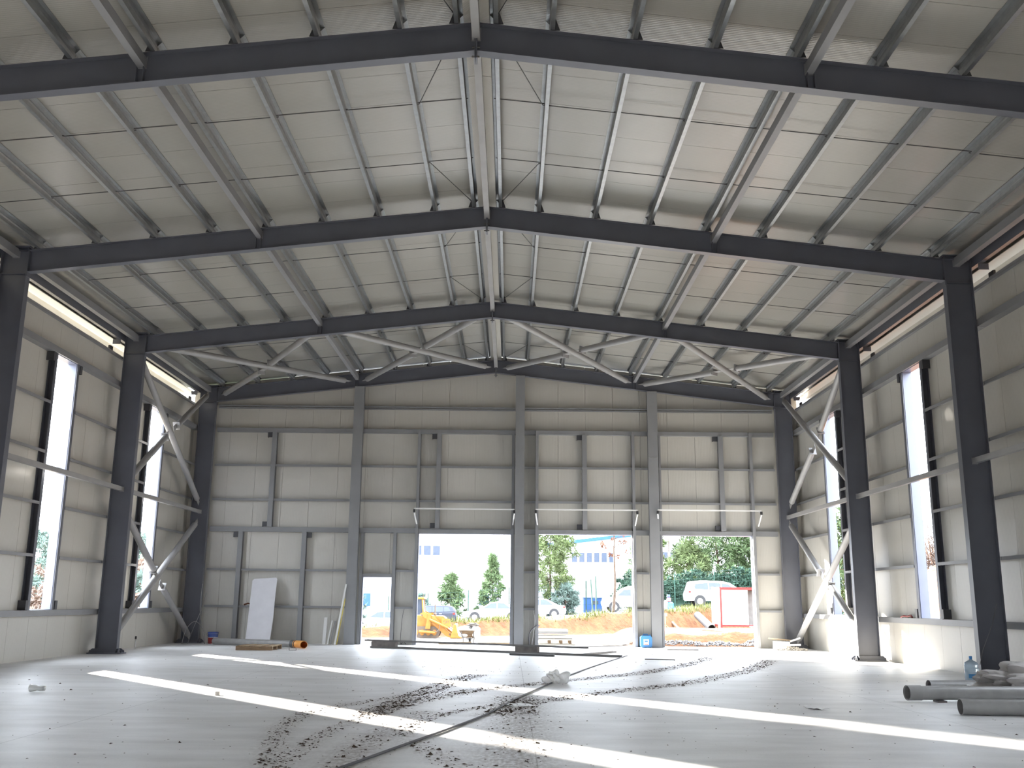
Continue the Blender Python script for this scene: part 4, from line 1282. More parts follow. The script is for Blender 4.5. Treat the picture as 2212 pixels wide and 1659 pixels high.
# ================================================================== OUTSIDE: THINGS NEAR THE DOORS
# wheelbarrow with white sacks
def wheelbarrow(x, y):
    z0 = gz(x, y)
    t = thing('wheelbarrow', 'muddy wheelbarrow standing outside the loader doorway', 'wheelbarrow', (x, y, z0))
    def Q(a, b, c): return (x + a, y + b, z0 + c)
    top = [(-.36, -.30), (.30, -.30), (.30, .35), (-.36, .35)]; bot = [(-.17, -.16), (.15, -.16), (.15, .2), (-.17, .2)]
    vs_ = [Q(a, b, .50) for a, b in top] + [Q(a, b, .24) for a, b in bot] + [Q(a * .96, b * .96, .50) for a, b in top] + [Q(a * .94, b * .94, .255) for a, b in bot]
    fs = [(i, (i + 1) % 4, 4 + (i + 1) % 4, 4 + i) for i in range(4)] + [(4, 5, 6, 7)] + [(8 + i, 12 + i, 12 + (i + 1) % 4, 8 + (i + 1) % 4) for i in range(4)] + [(15, 14, 13, 12)] + [(i, 8 + i, 8 + (i + 1) % 4, (i + 1) % 4) for i in range(4)]
    MB().add(vs_, fs).build('tray', 'timber', t)
    for a in (-.19, .21): MB().tube([Q(a, -.34, .0), Q(a, -.30, .27), Q(a, .1, .25)], .017, 8).build('leg', 'timber_dark', t)
    for a in (-.24, .22): MB().tube([Q(a, -.95, .48), Q(a * .9, -.3, .27), Q(a * .3, .62, .17)], .017, 8).build('handle', 'timber_dark', t)
    n = 20
    ring = [Q(.02, .62 + .15 * math.cos(2 * math.pi * k / n), .175 + .15 * math.sin(2 * math.pi * k / n)) for k in range(n + 1)]
    w = MB().tube(ring, .042, 8, cap=False).build('wheel', 'tyre', t)
    MB().tube([Q(-.06, .62, .175), Q(.10, .62, .175)], .03, 8).build('hub', 'bar_steel', w)
wheelbarrow(-.92, 37.35)
zb = gz(-.9, 37.4)
crumple('cement_sack', 'large white sack heaped in the wheelbarrow', 'sack', (-1.05, 37.35, zb + .44), (.30, .26, .24), 'white_plastic', 31, (24, 14), .3, flat=False)
crumple('cement_sack', 'white sack hanging over the right rim of the wheelbarrow', 'sack', (-.66, 37.3, zb + .42), (.17, .24, .24), 'label_white', 33, (24, 14), .3, flat=False)
crumple('dark_glove', 'dark and red gloves on top of the white sacks', 'gloves', (-.76, 37.25, zb + .70), (.20, .1, .075), 'timber_dark', 35, (18, 10), .5, flat=False)
# low timbers lying outside the loader doorway
for k, (xa, xb, y, lab) in enumerate(((-.55, 1.3, 36.6, 'long'), (-2.0, -.8, 36.9, 'short'))):
    z = gz(xa, y)
    lying('yard_timber', f'{lab} pale timber lying on the ground outside the loader doorway', (xa, y, z + .05), (xb, y + .1, z + .06), .10, .09, 'timber_pale', 'timber', 'timbers outside the loader doorway')
# stack of white panels outside the sapling doorway
G = 'white panels stacked outside the sapling doorway'
zs = gz(2, 37)
for k, (xa, xb, z, th, lab) in enumerate(((1.3, 2.98, .02, .06, 'bottom panel'), (1.2, 2.9, .20, .05, 'second panel from the bottom'), (1.3, 3.02, .27, .09, 'third panel from the bottom'), (1.15, 2.72, .42, .07, 'fourth panel from the bottom'), (1.2, 2.72, .50, .08, 'top panel'))):
    tag(MB().box(xa, xb, 36.55, 37.6, zs + z, zs + z + th).build('stacked_panel', 'wall_sheet' if k != 3 else 'tube_paint', loc=(xa, 37, zs + z)), f'white panel in the stack outside the sapling doorway, {lab}', 'panel', G)
for k, xx in enumerate((2.0, 2.42, 2.75)):
    tag(MB().box(xx, xx + .10, 36.6, 36.75, zs + .082, zs + .198).box(xx, xx + .1, 37.4, 37.55, zs + .082, zs + .198).build('stack_spacer', 'timber', loc=(xx, 37, zs + .08)), f'timber spacer under the panel stack, {["left", "middle", "right"][k]} one', 'spacer', 'spacers under the panel stack')
for k, (p0, p1, w, lab) in enumerate((((2.9, 37.8, zs + .05), (4.4, 38.6, zs + .36), .5, 'long tilted'), ((3.9, 37.5, zs + .04), (5.0, 37.7, zs + .08), .45, 'flat'), ((4.2, 38.0, zs + .12), (5.3, 38.2, zs + .22), .4, 'short raised'))):
    tag(MB().bar(p0, p1, w, .05).build('white_sheet', 'wall_sheet', loc=p0), f'{lab} white panel lying on the heap beside the panel stack', 'panel', 'loose panels beside the stack')

# things outside the cabin doorway
def tube_thing(name, label, p0, p1, r, wall, mt, group=None):
    t = thing(name, label, 'pipe', p0, group)
    smooth_by_angle(MB().pipe(p0, p1, r, wall).build('pipe_wall', mt, t)); return t
D = 56.5
tube_thing('culvert_pipe', 'wide grey culvert pipe lying down the orange earth bank', (11.25, 57.0, .85), (11.48, 54.2, .20), .21, .025, 'pipe_bore')
tube_thing('white_pipe', 'long white pipe lying level at the foot of the orange bank', (9.45, 54.6, .10), (11.9, 55.0, .12), .09, .01, 'white_plastic')
t = thing('timber_crate', 'open timber crate at the left of the cabin doorway view', 'crate', (8.9, 55.2, -.05))
for xx in (8.45, 9.05): MB().box(xx, xx + .07, 54.9, 54.97, -.05, .95).build('post', 'timber_pale', t)
MB().box(8.4, 9.2, 54.88, 54.9, .80, .97).build('rail', 'timber_pale', t)
MB().box(8.4, 9.12, 54.98, 55.0, -.02, .8).build('panel', 'timber_pale', t)
MB().bar((8.6, 54.84, .75), (9.5, 54.7, -.0), .05, .03, (0, 1, 0)).build('strut', 'timber', t)
tag(MB().bar((9.1, 56.9, 1.15), (9.95, 55.2, .05), .16, .06).build('leaning_plank', 'timber', loc=(9.9, 55, 0)), 'brown plank leaning on the orange bank beside the crate', 'plank')
for k, (p0, p1, lab) in enumerate((((7.2, 43.2, .33), (8.3, 43.0, .36), 'curved'), ((9.6, 43.4, .42), (11.5, 43.2, .30), 'long'), ((8.6, 43.6, .42), (9.6, 43.5, .44), 'short'))):
    z0 = max(gz(p0[0], p0[1]), gz(p1[0], p1[1]))
    tag(MB().bar((p0[0], p0[1], z0 + .05), (p1[0], p1[1], z0 + .05), .12, .05).build('soil_plank', 'timber_pale', loc=(p0[0], p0[1], z0)), f'{lab} pale plank lying on the soil mound', 'plank', 'planks on the soil mound')
for k in range(4):
    xa = 11.3 + .12 * k
    z0 = gz(11.8, 42.2 + .2 * k)
    tag(MB().bar((xa, 42.0 + .2 * k, z0 + .06 + .05 * k), (xa + 2.2, 42.3 + .2 * k, z0 + .07 + .05 * k), .18, .045).build('board_pile', 'timber_pale', loc=(xa, 42, z0)), f'pale board in the pile behind the sand heap, {["lowest", "second", "third", "topmost"][k]}', 'board', 'boards behind the sand heap')

# red framed cabin
def cabin(x, y, z):
    t = thing('site_cabin', 'small white site cabin in a red steel frame on the earth bank', 'cabin', (x, y, z), kind='thing')
    w, d, h = 2.45, 2.0, 2.2
    for a in (0, w - .1):
        for b in (0, d - .1):
            MB().box(x + a, x + a + .1, y + b, y + b + .1, z - (.20 if b == 0 else .0), z + h).build('corner_post', 'red_paint', t)
    for zz in (0.12, h - .1):
        for b in (0, d - .1): MB().box(x + .1, x + w - .1, y + b, y + b + .1, z + zz, z + zz + .1).build('frame_rail', 'red_paint', t)
        for a in (0, w - .1): MB().box(x + a, x + a + .1, y + .1, y + d - .1, z + zz, z + zz + .1).build('frame_rail', 'red_paint', t)
    MB().box(x + .1, x + 1.55, y + .02, y + .05, z + .22, z + h - .1).build('front_panel', 'white_plastic', t)
    MB().box(x + .02, x + .05, y + .1, y + d - .1, z + .22, z + h - .1).build('side_panel', 'white_plastic', t)
    MB().box(x + .1, x + w - .1, y + d - .06, y + d - .03, z + .22, z + h - .1).build('back_panel', 'pipe_grey', t)
    MB().box(x + 1.86, x + 2.16, y + .05, y + .08, z + .22, z + h - .1).build('door', 'white_plastic', t)
    MB().box(x + .1, x + w - .1, y + .1, y + d - .1, z + .18, z + .22).build('base', 'timber_dark', t)
    MB().box(x - .02, x + w + .02, y - .02, y + d + .02, z + h, z + h + .04).build('roof', 'red_paint', t)
    st = MB().box(x + 1.56, x + 2.45, y - .35, y - .02, z + .10, z + .16).build('step', 'white_plastic', t)
    for a in (1.58, 2.39): MB().box(x + a, x + a + .04, y - .35, y - .31, z - .16, z + .10).build('step_leg', 'white_plastic', st)
    # white door frame standing at its left side
    for a in (-.48, -.16): MB().box(x + a, x + a + .12, y - .1, y - .02, z - .1, z + h + .05).build('side_board', 'white_plastic', t)
cabin(12.2, 55.3, .16)

# ================================================================== YELLOW LOADER
def loader(x, y, s=1.0):
    z0 = gz(x, y)
    t = thing('crawler_loader', 'yellow crawler loader parked outside the leftmost wide doorway', 'loader', (x, y, z0))
    t.scale = (.62, .8, .78)
    P = lambda poly, a, b, nm, mt, par=t: MB().extrude(poly, lambda p, q, tt: (x + p, y + tt, z0 + q), a, b).build(nm, mt, par)
    bevel(P([(-1.95, .45), (.15, .45), (.75, .62), (.9, 1.05), (.7, 1.18), (-.55, 1.22), (-1.95, 1.22)], -.55, .65, 'body', 'loader_yellow'), .03)
    # cab: posts, roof, glass
    for px_ in (-1.75, -.68):
        for py_ in (-.55, .55):
            MB().bar((x + px_, y + py_, z0 + 1.2), (x + px_ - .1 * (px_ > -1), y + py_, z0 + 2.1), .09, .09, (0, 1, 0)).build('cab_post', 'loader_yellow', t)
    bevel(P([(-1.95, 2.08), (-.62, 2.08), (-.66, 2.2), (-1.9, 2.2)], -.66, .66, 'cab_roof', 'loader_yellow'), .03)
    P([(-1.7, 1.25), (-.74, 1.25), (-.82, 2.06), (-1.7, 2.06)], -.53, -.51, 'cab_glass', 'glass_blue')
    MB().bar((x - .66, y, z0 + 1.24), (x - .78, y, z0 + 2.06), .9, .02, (1, 0, 0)).build('windscreen', 'glass_blue', t)
    for k in (0, 1): MB().bar((x - .75 + .14 * k, y - .45, z0 + 2.2), (x - .70 + .14 * k, y - .45, z0 + 2.36), .03, .03, (0, 1, 0)).build('lamp_bracket', 'loader_dark', t)
    # exhaust stack
    ex = MB().tube([(x + .1, y - .2, z0 + 1.18), (x + .1, y - .2, z0 + 1.35)], .10, 12).build('muffler', 'loader_dark', t, smooth=True)
    MB().tube([(x + .1, y - .2, z0 + 1.35), (x + .1, y - .2, z0 + 1.82)], .045, 10).build('stack_pipe', 'loader_dark', ex)
    # lift arms on both sides, linkage, cylinders
    for py_ in (-.85, .72):
        arm = P([(-.9, 1.28), (-.62, 1.42), (.1, 1.15), (1.1, .38), (1.45, .2), (1.3, .02), (.95, .12), (-.1, .82)], py_, py_ + .10, 'lift_arm', 'loader_yellow')
        P([(-.5, .5), (-.3, 1.35), (-.1, 1.35), (-.15, .5)], py_ - .06, py_ - .01, 'tower_plate', 'loader_yellow', arm)
        MB().tube([(x - .2, y + py_ - .12, z0 + 1.0), (x + 1.1, y + py_ - .12, z0 + .55)], .07, 10).build('tilt_cylinder', 'loader_yellow', arm)
        MB().tube([(x + 1.1, y + py_ - .12, z0 + .55), (x + 1.4, y + py_ - .12, z0 + .42)], .035, 8).build('cylinder_rod', 'rim', arm)
        MB().tube([(x - .9, y + py_ - .1, z0 + .35), (x + .2, y + py_ - .1, z0 + .30)], .08, 10).build('lift_cylinder', 'loader_yellow', arm)
        hz = [(x + .25 + .26 * math.cos(a), y + py_ - .16, z0 + .62 + .26 * math.sin(a)) for a in np.linspace(-2.4, 1.2, 14)]
        MB().tube(hz, .022, 6).build('hydraulic_hose', 'loader_dark', arm)
        for (a, b) in ((-.75, 1.22), (.0, .95), (-.25, 1.2), (1.2, .22)):
            MB().tube([(x + a, y + py_ - .03, z0 + b), (x + a, y + py_ + .13, z0 + b)], .05, 8).build('pin', 'loader_dark', arm)
    # tracks
    for py_ in (-.75, .45):
        poly = [(-1.6 + .28 * math.cos(a), .32 + .3 * math.sin(a)) for a in np.linspace(math.pi / 2, 3 * math.pi / 2, 8)] + [(.2 + .28 * math.cos(a), .32 + .3 * math.sin(a)) for a in np.linspace(-math.pi / 2, math.pi / 2, 8)]
        tr = P(poly, py_, py_ + .38, 'track', 'loader_dark')
        for k in range(5): MB().tube([(x - 1.55 + .42 * k, y + py_ - .02, z0 + .3), (x - 1.55 + .42 * k, y + py_ + .4, z0 + .3)], .16, 12).build('roller', 'loader_yellow', tr)
    # bucket
    bevel(P([(1.25, .02), (2.0, .02), (2.1, .06), (1.75, .30), (1.62, .75), (1.5, .78), (1.38, .42)], -1.05, 1.05, 'bucket', 'loader_yellow'), .02)
    # lettering on the hood side
    cu = bpy.data.curves.new('hood_lettering', 'FONT')
    cu.body = 'CAT'; cu.size = .22; cu.extrude = .004; cu.align_x = 'CENTER'
    cu.materials.append(MATS['loader_dark'])
    tmp = bpy.data.objects.new('hood_lettering_curve', cu)
    me = bpy.data.meshes.new_from_object(tmp)
    bpy.data.objects.remove(tmp)
    lo = bpy.data.objects.new('hood_lettering', me)
    COL.objects.link(lo); lo.parent = t
    lo.location = (.95, -.99, .80); lo.rotation_euler = (math.pi / 2, 0, 0)
    P([(.62, .72), (1.28, .62), (1.22, 1.02), (.66, 1.08)], -.985, -.93, 'guard_plate', 'loader_yellow')
loader(-2.7, 43.6)

# ================================================================== CARS
def car(name, label, x, y, face, kind, paint, z=None):
    z0 = float(road_z(np.array(x))) if z is None else z
    t = thing(name, label, name.replace('_', ' '), (x, y, z0), 'cars parked along the road')
    # profiles, front of the car towards +p; face = -1 turns it to the left
    if kind == 'sedan':
        belt = [(2.2, .30), (2.25, .55), (2.15, .72), (1.15, .88), (.9, .93), (-1.55, .98), (-2.15, .94), (-2.25, .60), (-2.2, .30)]
        cab = [(1.05, .90), (.25, 1.36), (-.1, 1.43), (-.75, 1.41), (-1.65, .97)]; wz = 1.36
        win = [[(.78, .96), (.2, 1.33), (-.22, 1.36), (-.22, .96)], [(-.29, .96), (-.29, 1.36), (-.75, 1.34), (-1.2, 1.02), (-1.2, .98)]]
        wheels = (1.38, -1.32)
    elif kind == 'suv':
        belt = [(2.1, .34), (2.16, .62), (2.05, .86), (1.1, 1.0), (.9, 1.02), (-2.0, 1.08), (-2.1, .8), (-2.12, .36)]
        cab = [(1.05, 1.0), (.35, 1.48), (-.1, 1.55), (-1.4, 1.54), (-1.75, 1.48), (-2.05, 1.06)]; wz = 1.45
        win = [[(.75, 1.07), (.28, 1.42), (-.25, 1.46), (-.25, 1.07)], [(-.32, 1.07), (-.32, 1.46), (-1.1, 1.45), (-1.1, 1.09)], [(-1.17, 1.09), (-1.17, 1.44), (-1.5, 1.42), (-1.68, 1.12)]]
        wheels = (1.32, -1.3)
    elif kind == 'mpv':
        belt = [(2.2, .32), (2.25, .6), (2.1, .82), (1.35, .98), (-2.15, 1.05), (-2.25, .75), (-2.22, .34)]
        cab = [(1.5, .95), (.7, 1.5), (.2, 1.63), (-1.2, 1.68), (-1.95, 1.6), (-2.15, 1.04)]; wz = 1.55
        win = [[(1.0, 1.05), (.55, 1.42), (.1, 1.50), (.1, 1.05)], [(.03, 1.05), (.03, 1.50), (-.75, 1.52), (-.75, 1.07)], [(-.82, 1.07), (-.82, 1.52), (-1.65, 1.44), (-1.75, 1.25), (-1.68, 1.1)]]
        wheels = (1.42, -1.40)
    else:  # van
        belt = [(2.02, .32), (2.12, .55), (2.02, .84), (1.25, 1.05), (-2.0, 1.12), (-2.1, .75), (-2.08, .34)]
        cab = [(1.35, 1.02), (.65, 1.62), (.2, 1.78), (-1.4, 1.82), (-1.95, 1.76), (-2.03, 1.1)]; wz = 1.6
        win = [[(1.08, 1.1), (.62, 1.5), (.1, 1.55), (.1, 1.1)]]
        wheels = (1.3, -1.38)
    Wd = .86
    X = lambda p: x + face * p
    o = MB().extrude(belt, lambda p, q, tt: (X(p), tt, z0 + q), y - Wd, y + Wd).build('body', paint, t); bevel(o, .09, 3)
    n = len(cab)
    zc0, zc1 = cab[0][1], max(q for p, q in cab)
    def inset(q): return Wd - .03 - .20 * max(0, (q - zc0)) / (zc1 - zc0)
    vs_ = [(X(p), y - inset(q), z0 + q) for p, q in cab] + [(X(p), y + inset(q), z0 + q) for p, q in cab]
    o = MB().add(vs_, [tuple(range(n)), tuple(range(2 * n - 1, n - 1, -1))] + [(i, n + i, n + (i + 1) % n, (i + 1) % n) for i in range(n)]).build('cabin', paint, t); bevel(o, .06, 3)
    for w_ in win:
        for sd in (-1, 1):
            vs_ = [(X(p), y + sd * (inset(q) + .008), z0 + q) for p, q in w_] + [(X(p), y + sd * (inset(q) - .02), z0 + q) for p, q in w_]
            k = len(w_)
            MB().add(vs_, [tuple(range(k)), tuple(range(2 * k - 1, k - 1, -1))] + [(i, k + i, k + (i + 1) % k, (i + 1) % k) for i in range(k)]).build('side_window', 'glass_blue', t)
    (p0, q0), (p1, q1) = cab[0], cab[1]
    for (pa, qa), (pb, qb), nm in ((cab[0], cab[1], 'windscreen'), (cab[-1], cab[-2], 'rear_window')):
        a = Vector((X(pa + (pb - pa) * .12), y, z0 + qa + (qb - qa) * .12)); b = Vector((X(pa + (pb - pa) * .92), y, z0 + qa + (qb - qa) * .92))
        MB().bar(a, b, 1.15, .05, (0, 0, 1)).build(nm, 'glass_dark', t)
    for wp in wheels:
        for sd in (-1, 1):
            yy = y + sd * (Wd - .10)
            w_ = MB().tube([(X(wp), yy - .1, z0 + .31), (X(wp), yy + .1 + 0, z0 + .31)], .31, 24).build('wheel', 'tyre', t); smooth_by_angle(w_)
            MB().tube([(X(wp), yy + sd * .101, z0 + .31), (X(wp), yy + sd * .115, z0 + .31)], .20, 18).build('rim', 'rim' if kind != 'van' else 'white_plastic', w_)
            MB().tube([(X(wp), y + sd * (Wd - .02), z0 + .34), (X(wp), y + sd * (Wd + .004), z0 + .34)], .38, 24).build('wheel_arch', 'rubber_black', t)
    rear = belt[-3]; 
    for sd in (-1, 1):
        MB().box(X(rear[0] + .16), X(rear[0] - .012), y + sd * (Wd - .22), y + sd * (Wd + .006), z0 + rear[1] - .20, z0 + rear[1] - .06).build('tail_light', 'lamp_red', t)
        MB().box(X(belt[1][0] - .22), X(belt[1][0] - .03), y + sd * (Wd - .25), y + sd * (Wd + .004), z0 + belt[1][1] + .05, z0 + belt[1][1] + .17).build('head_light', 'rim', t)
    for k, w_ in enumerate(win[:2]):
        MB().box(X(w_[-1][0] + .08), X(w_[-1][0] + .26), y - Wd - .02, y - Wd - .002, z0 + w_[-1][1] - .17, z0 + w_[-1][1] - .13).build('door_handle', 'rim', t)
    return t
car('suv_car', 'dark navy hatchback car parked behind the yellow loader', -5.5, 75.5, -1, 'suv', 'car_navy')
car('sedan_car', 'white saloon car parked between the navy car and the gable post', -.6, 74.0, -1, 'sedan', 'car_white')
car('sedan_car', 'white saloon car parked behind the pale pine trunk, its tail in view', 2.6, 76.5, -1, 'sedan', 'car_white')
car('sedan_car', 'white car in the narrow doorway view with its front to the left', -8.2, 69.0, -1, 'sedan', 'car_white')
car('panel_van', 'white panel van facing left behind the right gable post', 9.25, 71.5, -1, 'van', 'car_white')
car('people_carrier', 'white people carrier parked above the bank behind the culvert pipe', 14.6, 67.2, 1, 'mpv', 'car_white')
car('sedan_car', 'white car mostly hidden behind the right edge of the cabin doorway', 20.6, 69.5, 1, 'sedan', 'car_white')
z0 = float(road_z(np.array(11.7)))
t = thing('litter_bundle', 'blue, red and white bundle standing on the road edge beside the people carrier', 'bundle', (11.25, 66.8, z0))
lathe_obj('bag', [(.16, 0), (.24, .12), (.22, .4), (.12, .5)], (11.3, 66.8, z0), 'blue_plastic', t, n=14)
lathe_obj('white_part', [(.14, 0), (.17, .2), (.12, .6)], (11.05, 66.9, z0), 'label_white', t, n=12)
lathe_obj('red_top', [(.10, .5), (.16, .56), (.13, .74), (.08, .78)], (11.2, 66.8, z0), 'label_red', t, n=12)
lathe_obj('cap', [(.08, .78), (.12, .84), (.09, .98)], (11.18, 66.8, z0), 'blue_deep', t, n=12)

# ================================================================== BUILDINGS BEHIND
mat('pane_pale', (0.30, 0.33, 0.38), 0.3)
def building(name, label, x0, x1, y0, y1, z0, z1, wins, mt='render_white', slope=0.0, band=None, columns=()):
    t = thing(name, label, 'building', ((x0 + x1) / 2, y0, z0), kind='thing')
    MB().extrude([(x0, z0), (x1, z0), (x1, z1 + slope), (x0, z1)], lambda p, q, tt: (p, tt, q), y0, y1).build('wall', mt, t)
    if band:
        MB().extrude([(x0 - .2, z1), (x1 + .2, z1 + slope), (x1 + .2, z1 + slope + band), (x0 - .2, z1 + band)], lambda p, q, tt: (p, tt, q), y0 - .25, y1 + .2).build('roof_edge', 'roof_blue', t)
    for (a, b, c, d, n) in wins:
        wd = (b - a) / n
        for k in range(n):
            fr = MB()
            u0, u1 = a + k * wd + .05, a + (k + 1) * wd - .05
            fr.box(u0, u0 + .06, y0 - .05, y0 + .02, c, d).box(u1 - .06, u1, y0 - .05, y0 + .02, c, d).box(u0 + .06, u1 - .06, y0 - .05, y0 + .02, c, c + .06).box(u0 + .06, u1 - .06, y0 - .05, y0 + .02, d - .06, d)
            w_ = fr.build('window', 'label_white', t)
            MB().box(u0 + .06, u1 - .06, y0 - .02, y0 + .01, c + .06, d - .06).build('pane', 'glass_blue' if n != 2 else 'pane_pale', w_)
    for (a, b) in columns:
        MB().box(a, b, y0 - .3, y0 - .01, z0, z1).build('pilaster', 'render_lilac', t)
    return t
building('factory_building', 'long white factory building with a dark ribbon window behind the loader', -34, -.6, 108, 125, -4, 12.5, [(-10.0, -7.0, 6.3, 7.45, 3), (-6.4, -4.4, 6.5, 7.4, 2), (-2.8, -1.2, 6.5, 7.4, 2)], columns=[(-15.2, -14.4), (-1.4, -.6)])
building('factory_building', 'white building with sloping blue roof edge behind the brown sapling', 3.0, 13.4, 104, 118, -3, 7.0, [(6.9, 11.6, 5.55, 6.65, 6)], slope=1.35, band=.35)
building('factory_building', 'white building with blue roof band behind the pines at the right', 15.8, 42, 112, 126, -2, 10.0, [(17, 23, 6.2, 7.2, 4)], band=.9)
building('grey_shed', 'low grey building wing between the saloon car and the sapling', 2.4, 9.0, 92, 100, -1, 3.9, [(3.0, 5.0, 2.0, 3.0, 2)], mt='tube_paint')
t = thing('blue_shed', 'blue metal shed behind the brown sapling', 'shed', (7.0, 84.0, 0))
MB().box(6.8, 8.3, 84, 85.2, -.2, 1.85).build('wall', 'shed_blue', t); MB().box(7.45, 8.0, 83.97, 84, 1.35, 1.65).build('vent', 'glass_dark', t); MB().box(6.75, 8.35, 83.95, 85.3, 1.85, 1.91).build('roof', 'roof_blue', t)
for k, (x, y, z, w, h, lab) in enumerate(((-13.4, 88, 1.0, 1.7, 1.1, 'blue sign board in the narrow doorway view'), (-1.95, 83, 1.2, .8, .9, 'small blue sign behind the white saloon car'))):
    t = thing('blue_sign', lab, 'sign', (x, y, -.5))
    MB().box(x, x + w, y, y + .05, z, z + h).build('panel', 'shed_blue', t); MB().box(x + w * .4, x + w * .4 + .1, y + .05, y + .15, -1.6, z + h * .9).build('post', 'shed_blue', t)

# ================================================================== FENCE AND PLANTS
t = thing('wire_fence', 'green wire mesh fence along the road in front of the hedge', 'fence', (8, 78, .5))
fx = [-9.0, -5.9, -2.7, .5, 3.6, 6.6, 9.8, 12.6, 15.5, 18.4, 21.4, 24.4]
def fy(x): return 73.5 if x > 9 else 80.0 + 0 * x if x < 8 else 76
FP = []
for x in fx:
    y = 72.8 if x > 9 else 79.0
    zr = float(road_z(np.array(x)))
    FP.append((x, y, zr))
    MB().tube([(x, y, zr - .2), (x, y, zr + 2.5)], .045, 8).build('post', 'fence_green', t)
for (a, b) in zip(FP[:-1], FP[1:]):
    m = MB()
    for k in range(6):
        h = .25 + .43 * k
        m.tube([(a[0], a[1], a[2] + h), (b[0], b[1], b[2] + h)], .008, 4, cap=False)
    nv = 9
    for k in range(1, nv):
        f = k / nv
        p = [a[i] + (b[i] - a[i]) * f for i in range(3)]
        m.tube([(p[0], p[1], p[2] + .25), (p[0], p[1], p[2] + 2.4)], .006, 4, cap=False)
    m.build('mesh_panel', 'fence_green', t)
# bent single fence posts on top of the bank beside the sapling
for k, (xa, xb, h, lab) in enumerate(((5.75, 5.6, 2.3, 'leftmost of three posts'), (5.95, 5.9, 2.5, 'middle of three posts'), (8.65, 8.4, 2.45, 'rightmost of three posts'))):
    y = 62.0; z = gz(xa, y)
    tag(MB().tube([(xa, y, z - .2), (xb, y, z + h)], .04, 8).build('fence_post', 'fence_green', loc=(xa, y, z)), f'thin leaning green post by the brown sapling, {lab}', 'post', 'leaning posts by the sapling')

def leaf_mass(rs, centers, radii, per, ln, wd, up_bias=.3, droop=0.0):
    """many thin blades radiating from clump centres, as numpy arrays"""
    V, Fc = [], []
    n0 = 0
    for c, r in zip(centers, radii):
        d = rs.normal(0, 1, (per, 3)); d[:, 2] += up_bias
        d /= np.linalg.norm(d, axis=1)[:, None]
        base = c + d * r * rs.uniform(.05, .6, (per, 1))
        tip = base + d * ln * rs.uniform(.6, 1.3, (per, 1)); tip[:, 2] -= droop * ln
        sd = np.cross(d, rs.normal(0, 1, (per, 3))); sd /= np.linalg.norm(sd, axis=1)[:, None] + 1e-9
        w = wd * rs.uniform(.6, 1.4, (per, 1))
        a, b = base - sd * w, base + sd * w
        V.append(np.stack([a, b, tip], 1).reshape(-1, 3))
        i = np.arange(per) * 3 + n0
        Fc.append(np.stack([i, i + 1, i + 2], 1)); n0 += per * 3
    return np.concatenate(V).tolist(), [tuple(q) for q in np.concatenate(Fc).tolist()]

def pine(name, label, x, y, h, r, seed, mt='needle_green', low=.15, group='trees behind the road', shape='round', n=130, per=46, cat='tree', trunk_r=.14, z=None, ln=.38, wd=.045, lean=0.0):
    rs = np.random.default_rng(seed)
    z0 = (float(road_z(np.array(x))) if abs(x) < 30 and y > 60 else gz(x, y)) if z is None else z
    t = thing(name, label, cat, (x, y, z0), group)
    tp = [(x, y, z0 - .2), (x + .06 * h * .3 + lean * .3, y, z0 + h * .35), (x - .03 * h * .3 + lean * .7, y, z0 + h * .7), (x + lean, y, z0 + h * .96)]
    MB().tube([tuple(p) for p in resample(tp, h / 8)], trunk_r, 8, r_end=.02).build('trunk', 'bark', t, smooth=True)
    cs, rr = [], []
    for _ in range(n):
        f = low + (1 - low) * rs.uniform(0, 1) ** .9
        if shape == 'cone': R = r * (1 - (f - low) / (1 - low)) ** .8 + .06 * r
        elif shape == 'round': R = r * math.sin(math.pi * min(1, max(.08, (f - low) / (1 - low) * .86 + .12))) ** .6
        else: R = r
        a, q = rs.uniform(0, 6.28), math.sqrt(rs.uniform(.1, 1))
        cs.append((x + lean * f + R * q * math.cos(a), y + R * q * math.sin(a), z0 + h * f + rs.normal(0, .1)))
        rr.append(rs.uniform(.25, .55) * max(.5, r / 2.2))
    v, f = leaf_mass(rs, np.array(cs), rr, per, ln, wd)
    MB().add(v, f).build('crown', mt, t)
    k = 0
    for c in cs[::max(1, n // 9)]:
        k += 1
        MB().tube([(x + lean * .5, y, min(c[2], z0 + h * .9) - .25 * r), c], .03, 5, r_end=.01).build('branch', 'bark', t)
    return t
pine('pine_tree', 'loose pale pine at the left edge of the sapling doorway', 3.6, 80, 7.4, 2.3, 41, 'needle_light', .18, n=210, lean=.3)
pine('cypress_tree', 'dense olive cypress at the right edge of the sapling doorway', 11.4, 80, 6.9, 1.9, 42, 'cypress_green', .05, shape='cone', n=190)
pine('pine_tree', 'broad pine in the middle of the cabin doorway view', 17.2, 80, 8.3, 3.5, 43, 'needle_green', .10, n=380)
pine('pine_tree', 'dark green pine at the right of the cabin doorway view', 21.4, 81, 7.8, 3.0, 44, 'needle_green', .08, n=320)
pine('pine_tree', 'small light green pine low before the broad pine', 14.4, 77.5, 4.6, 1.9, 45, 'needle_light', .05, n=170)
pine('pine_tree', 'thin pine behind the left edge of the cabin doorway', 12.7, 84, 6.6, 1.6, 46, 'needle_light', .3, n=70)
pine('fir_tree', 'small fir behind the navy car', -4.3, 82, 3.9, 1.7, 47, 'cypress_green', .1, shape='cone', n=90)
pine('fir_tree', 'slender fir behind the white saloon car', -.9, 82, 5.1, 1.35, 48, 'cypress_green', .08, shape='cone', n=110)
pine('bare_shrub', 'grey green shrub in the narrow doorway view', -12.2, 80, 4.0, 1.5, 49, 'bush_teal', .05, n=70, per=30)
pine('brown_sapling', 'young tree with sparse brown leaves behind the earth bank', 7.15, 64, 5.9, 1.25, 50, 'dry_leaf', .62, n=26, per=16, trunk_r=.12, ln=.16, wd=.06, lean=.25)
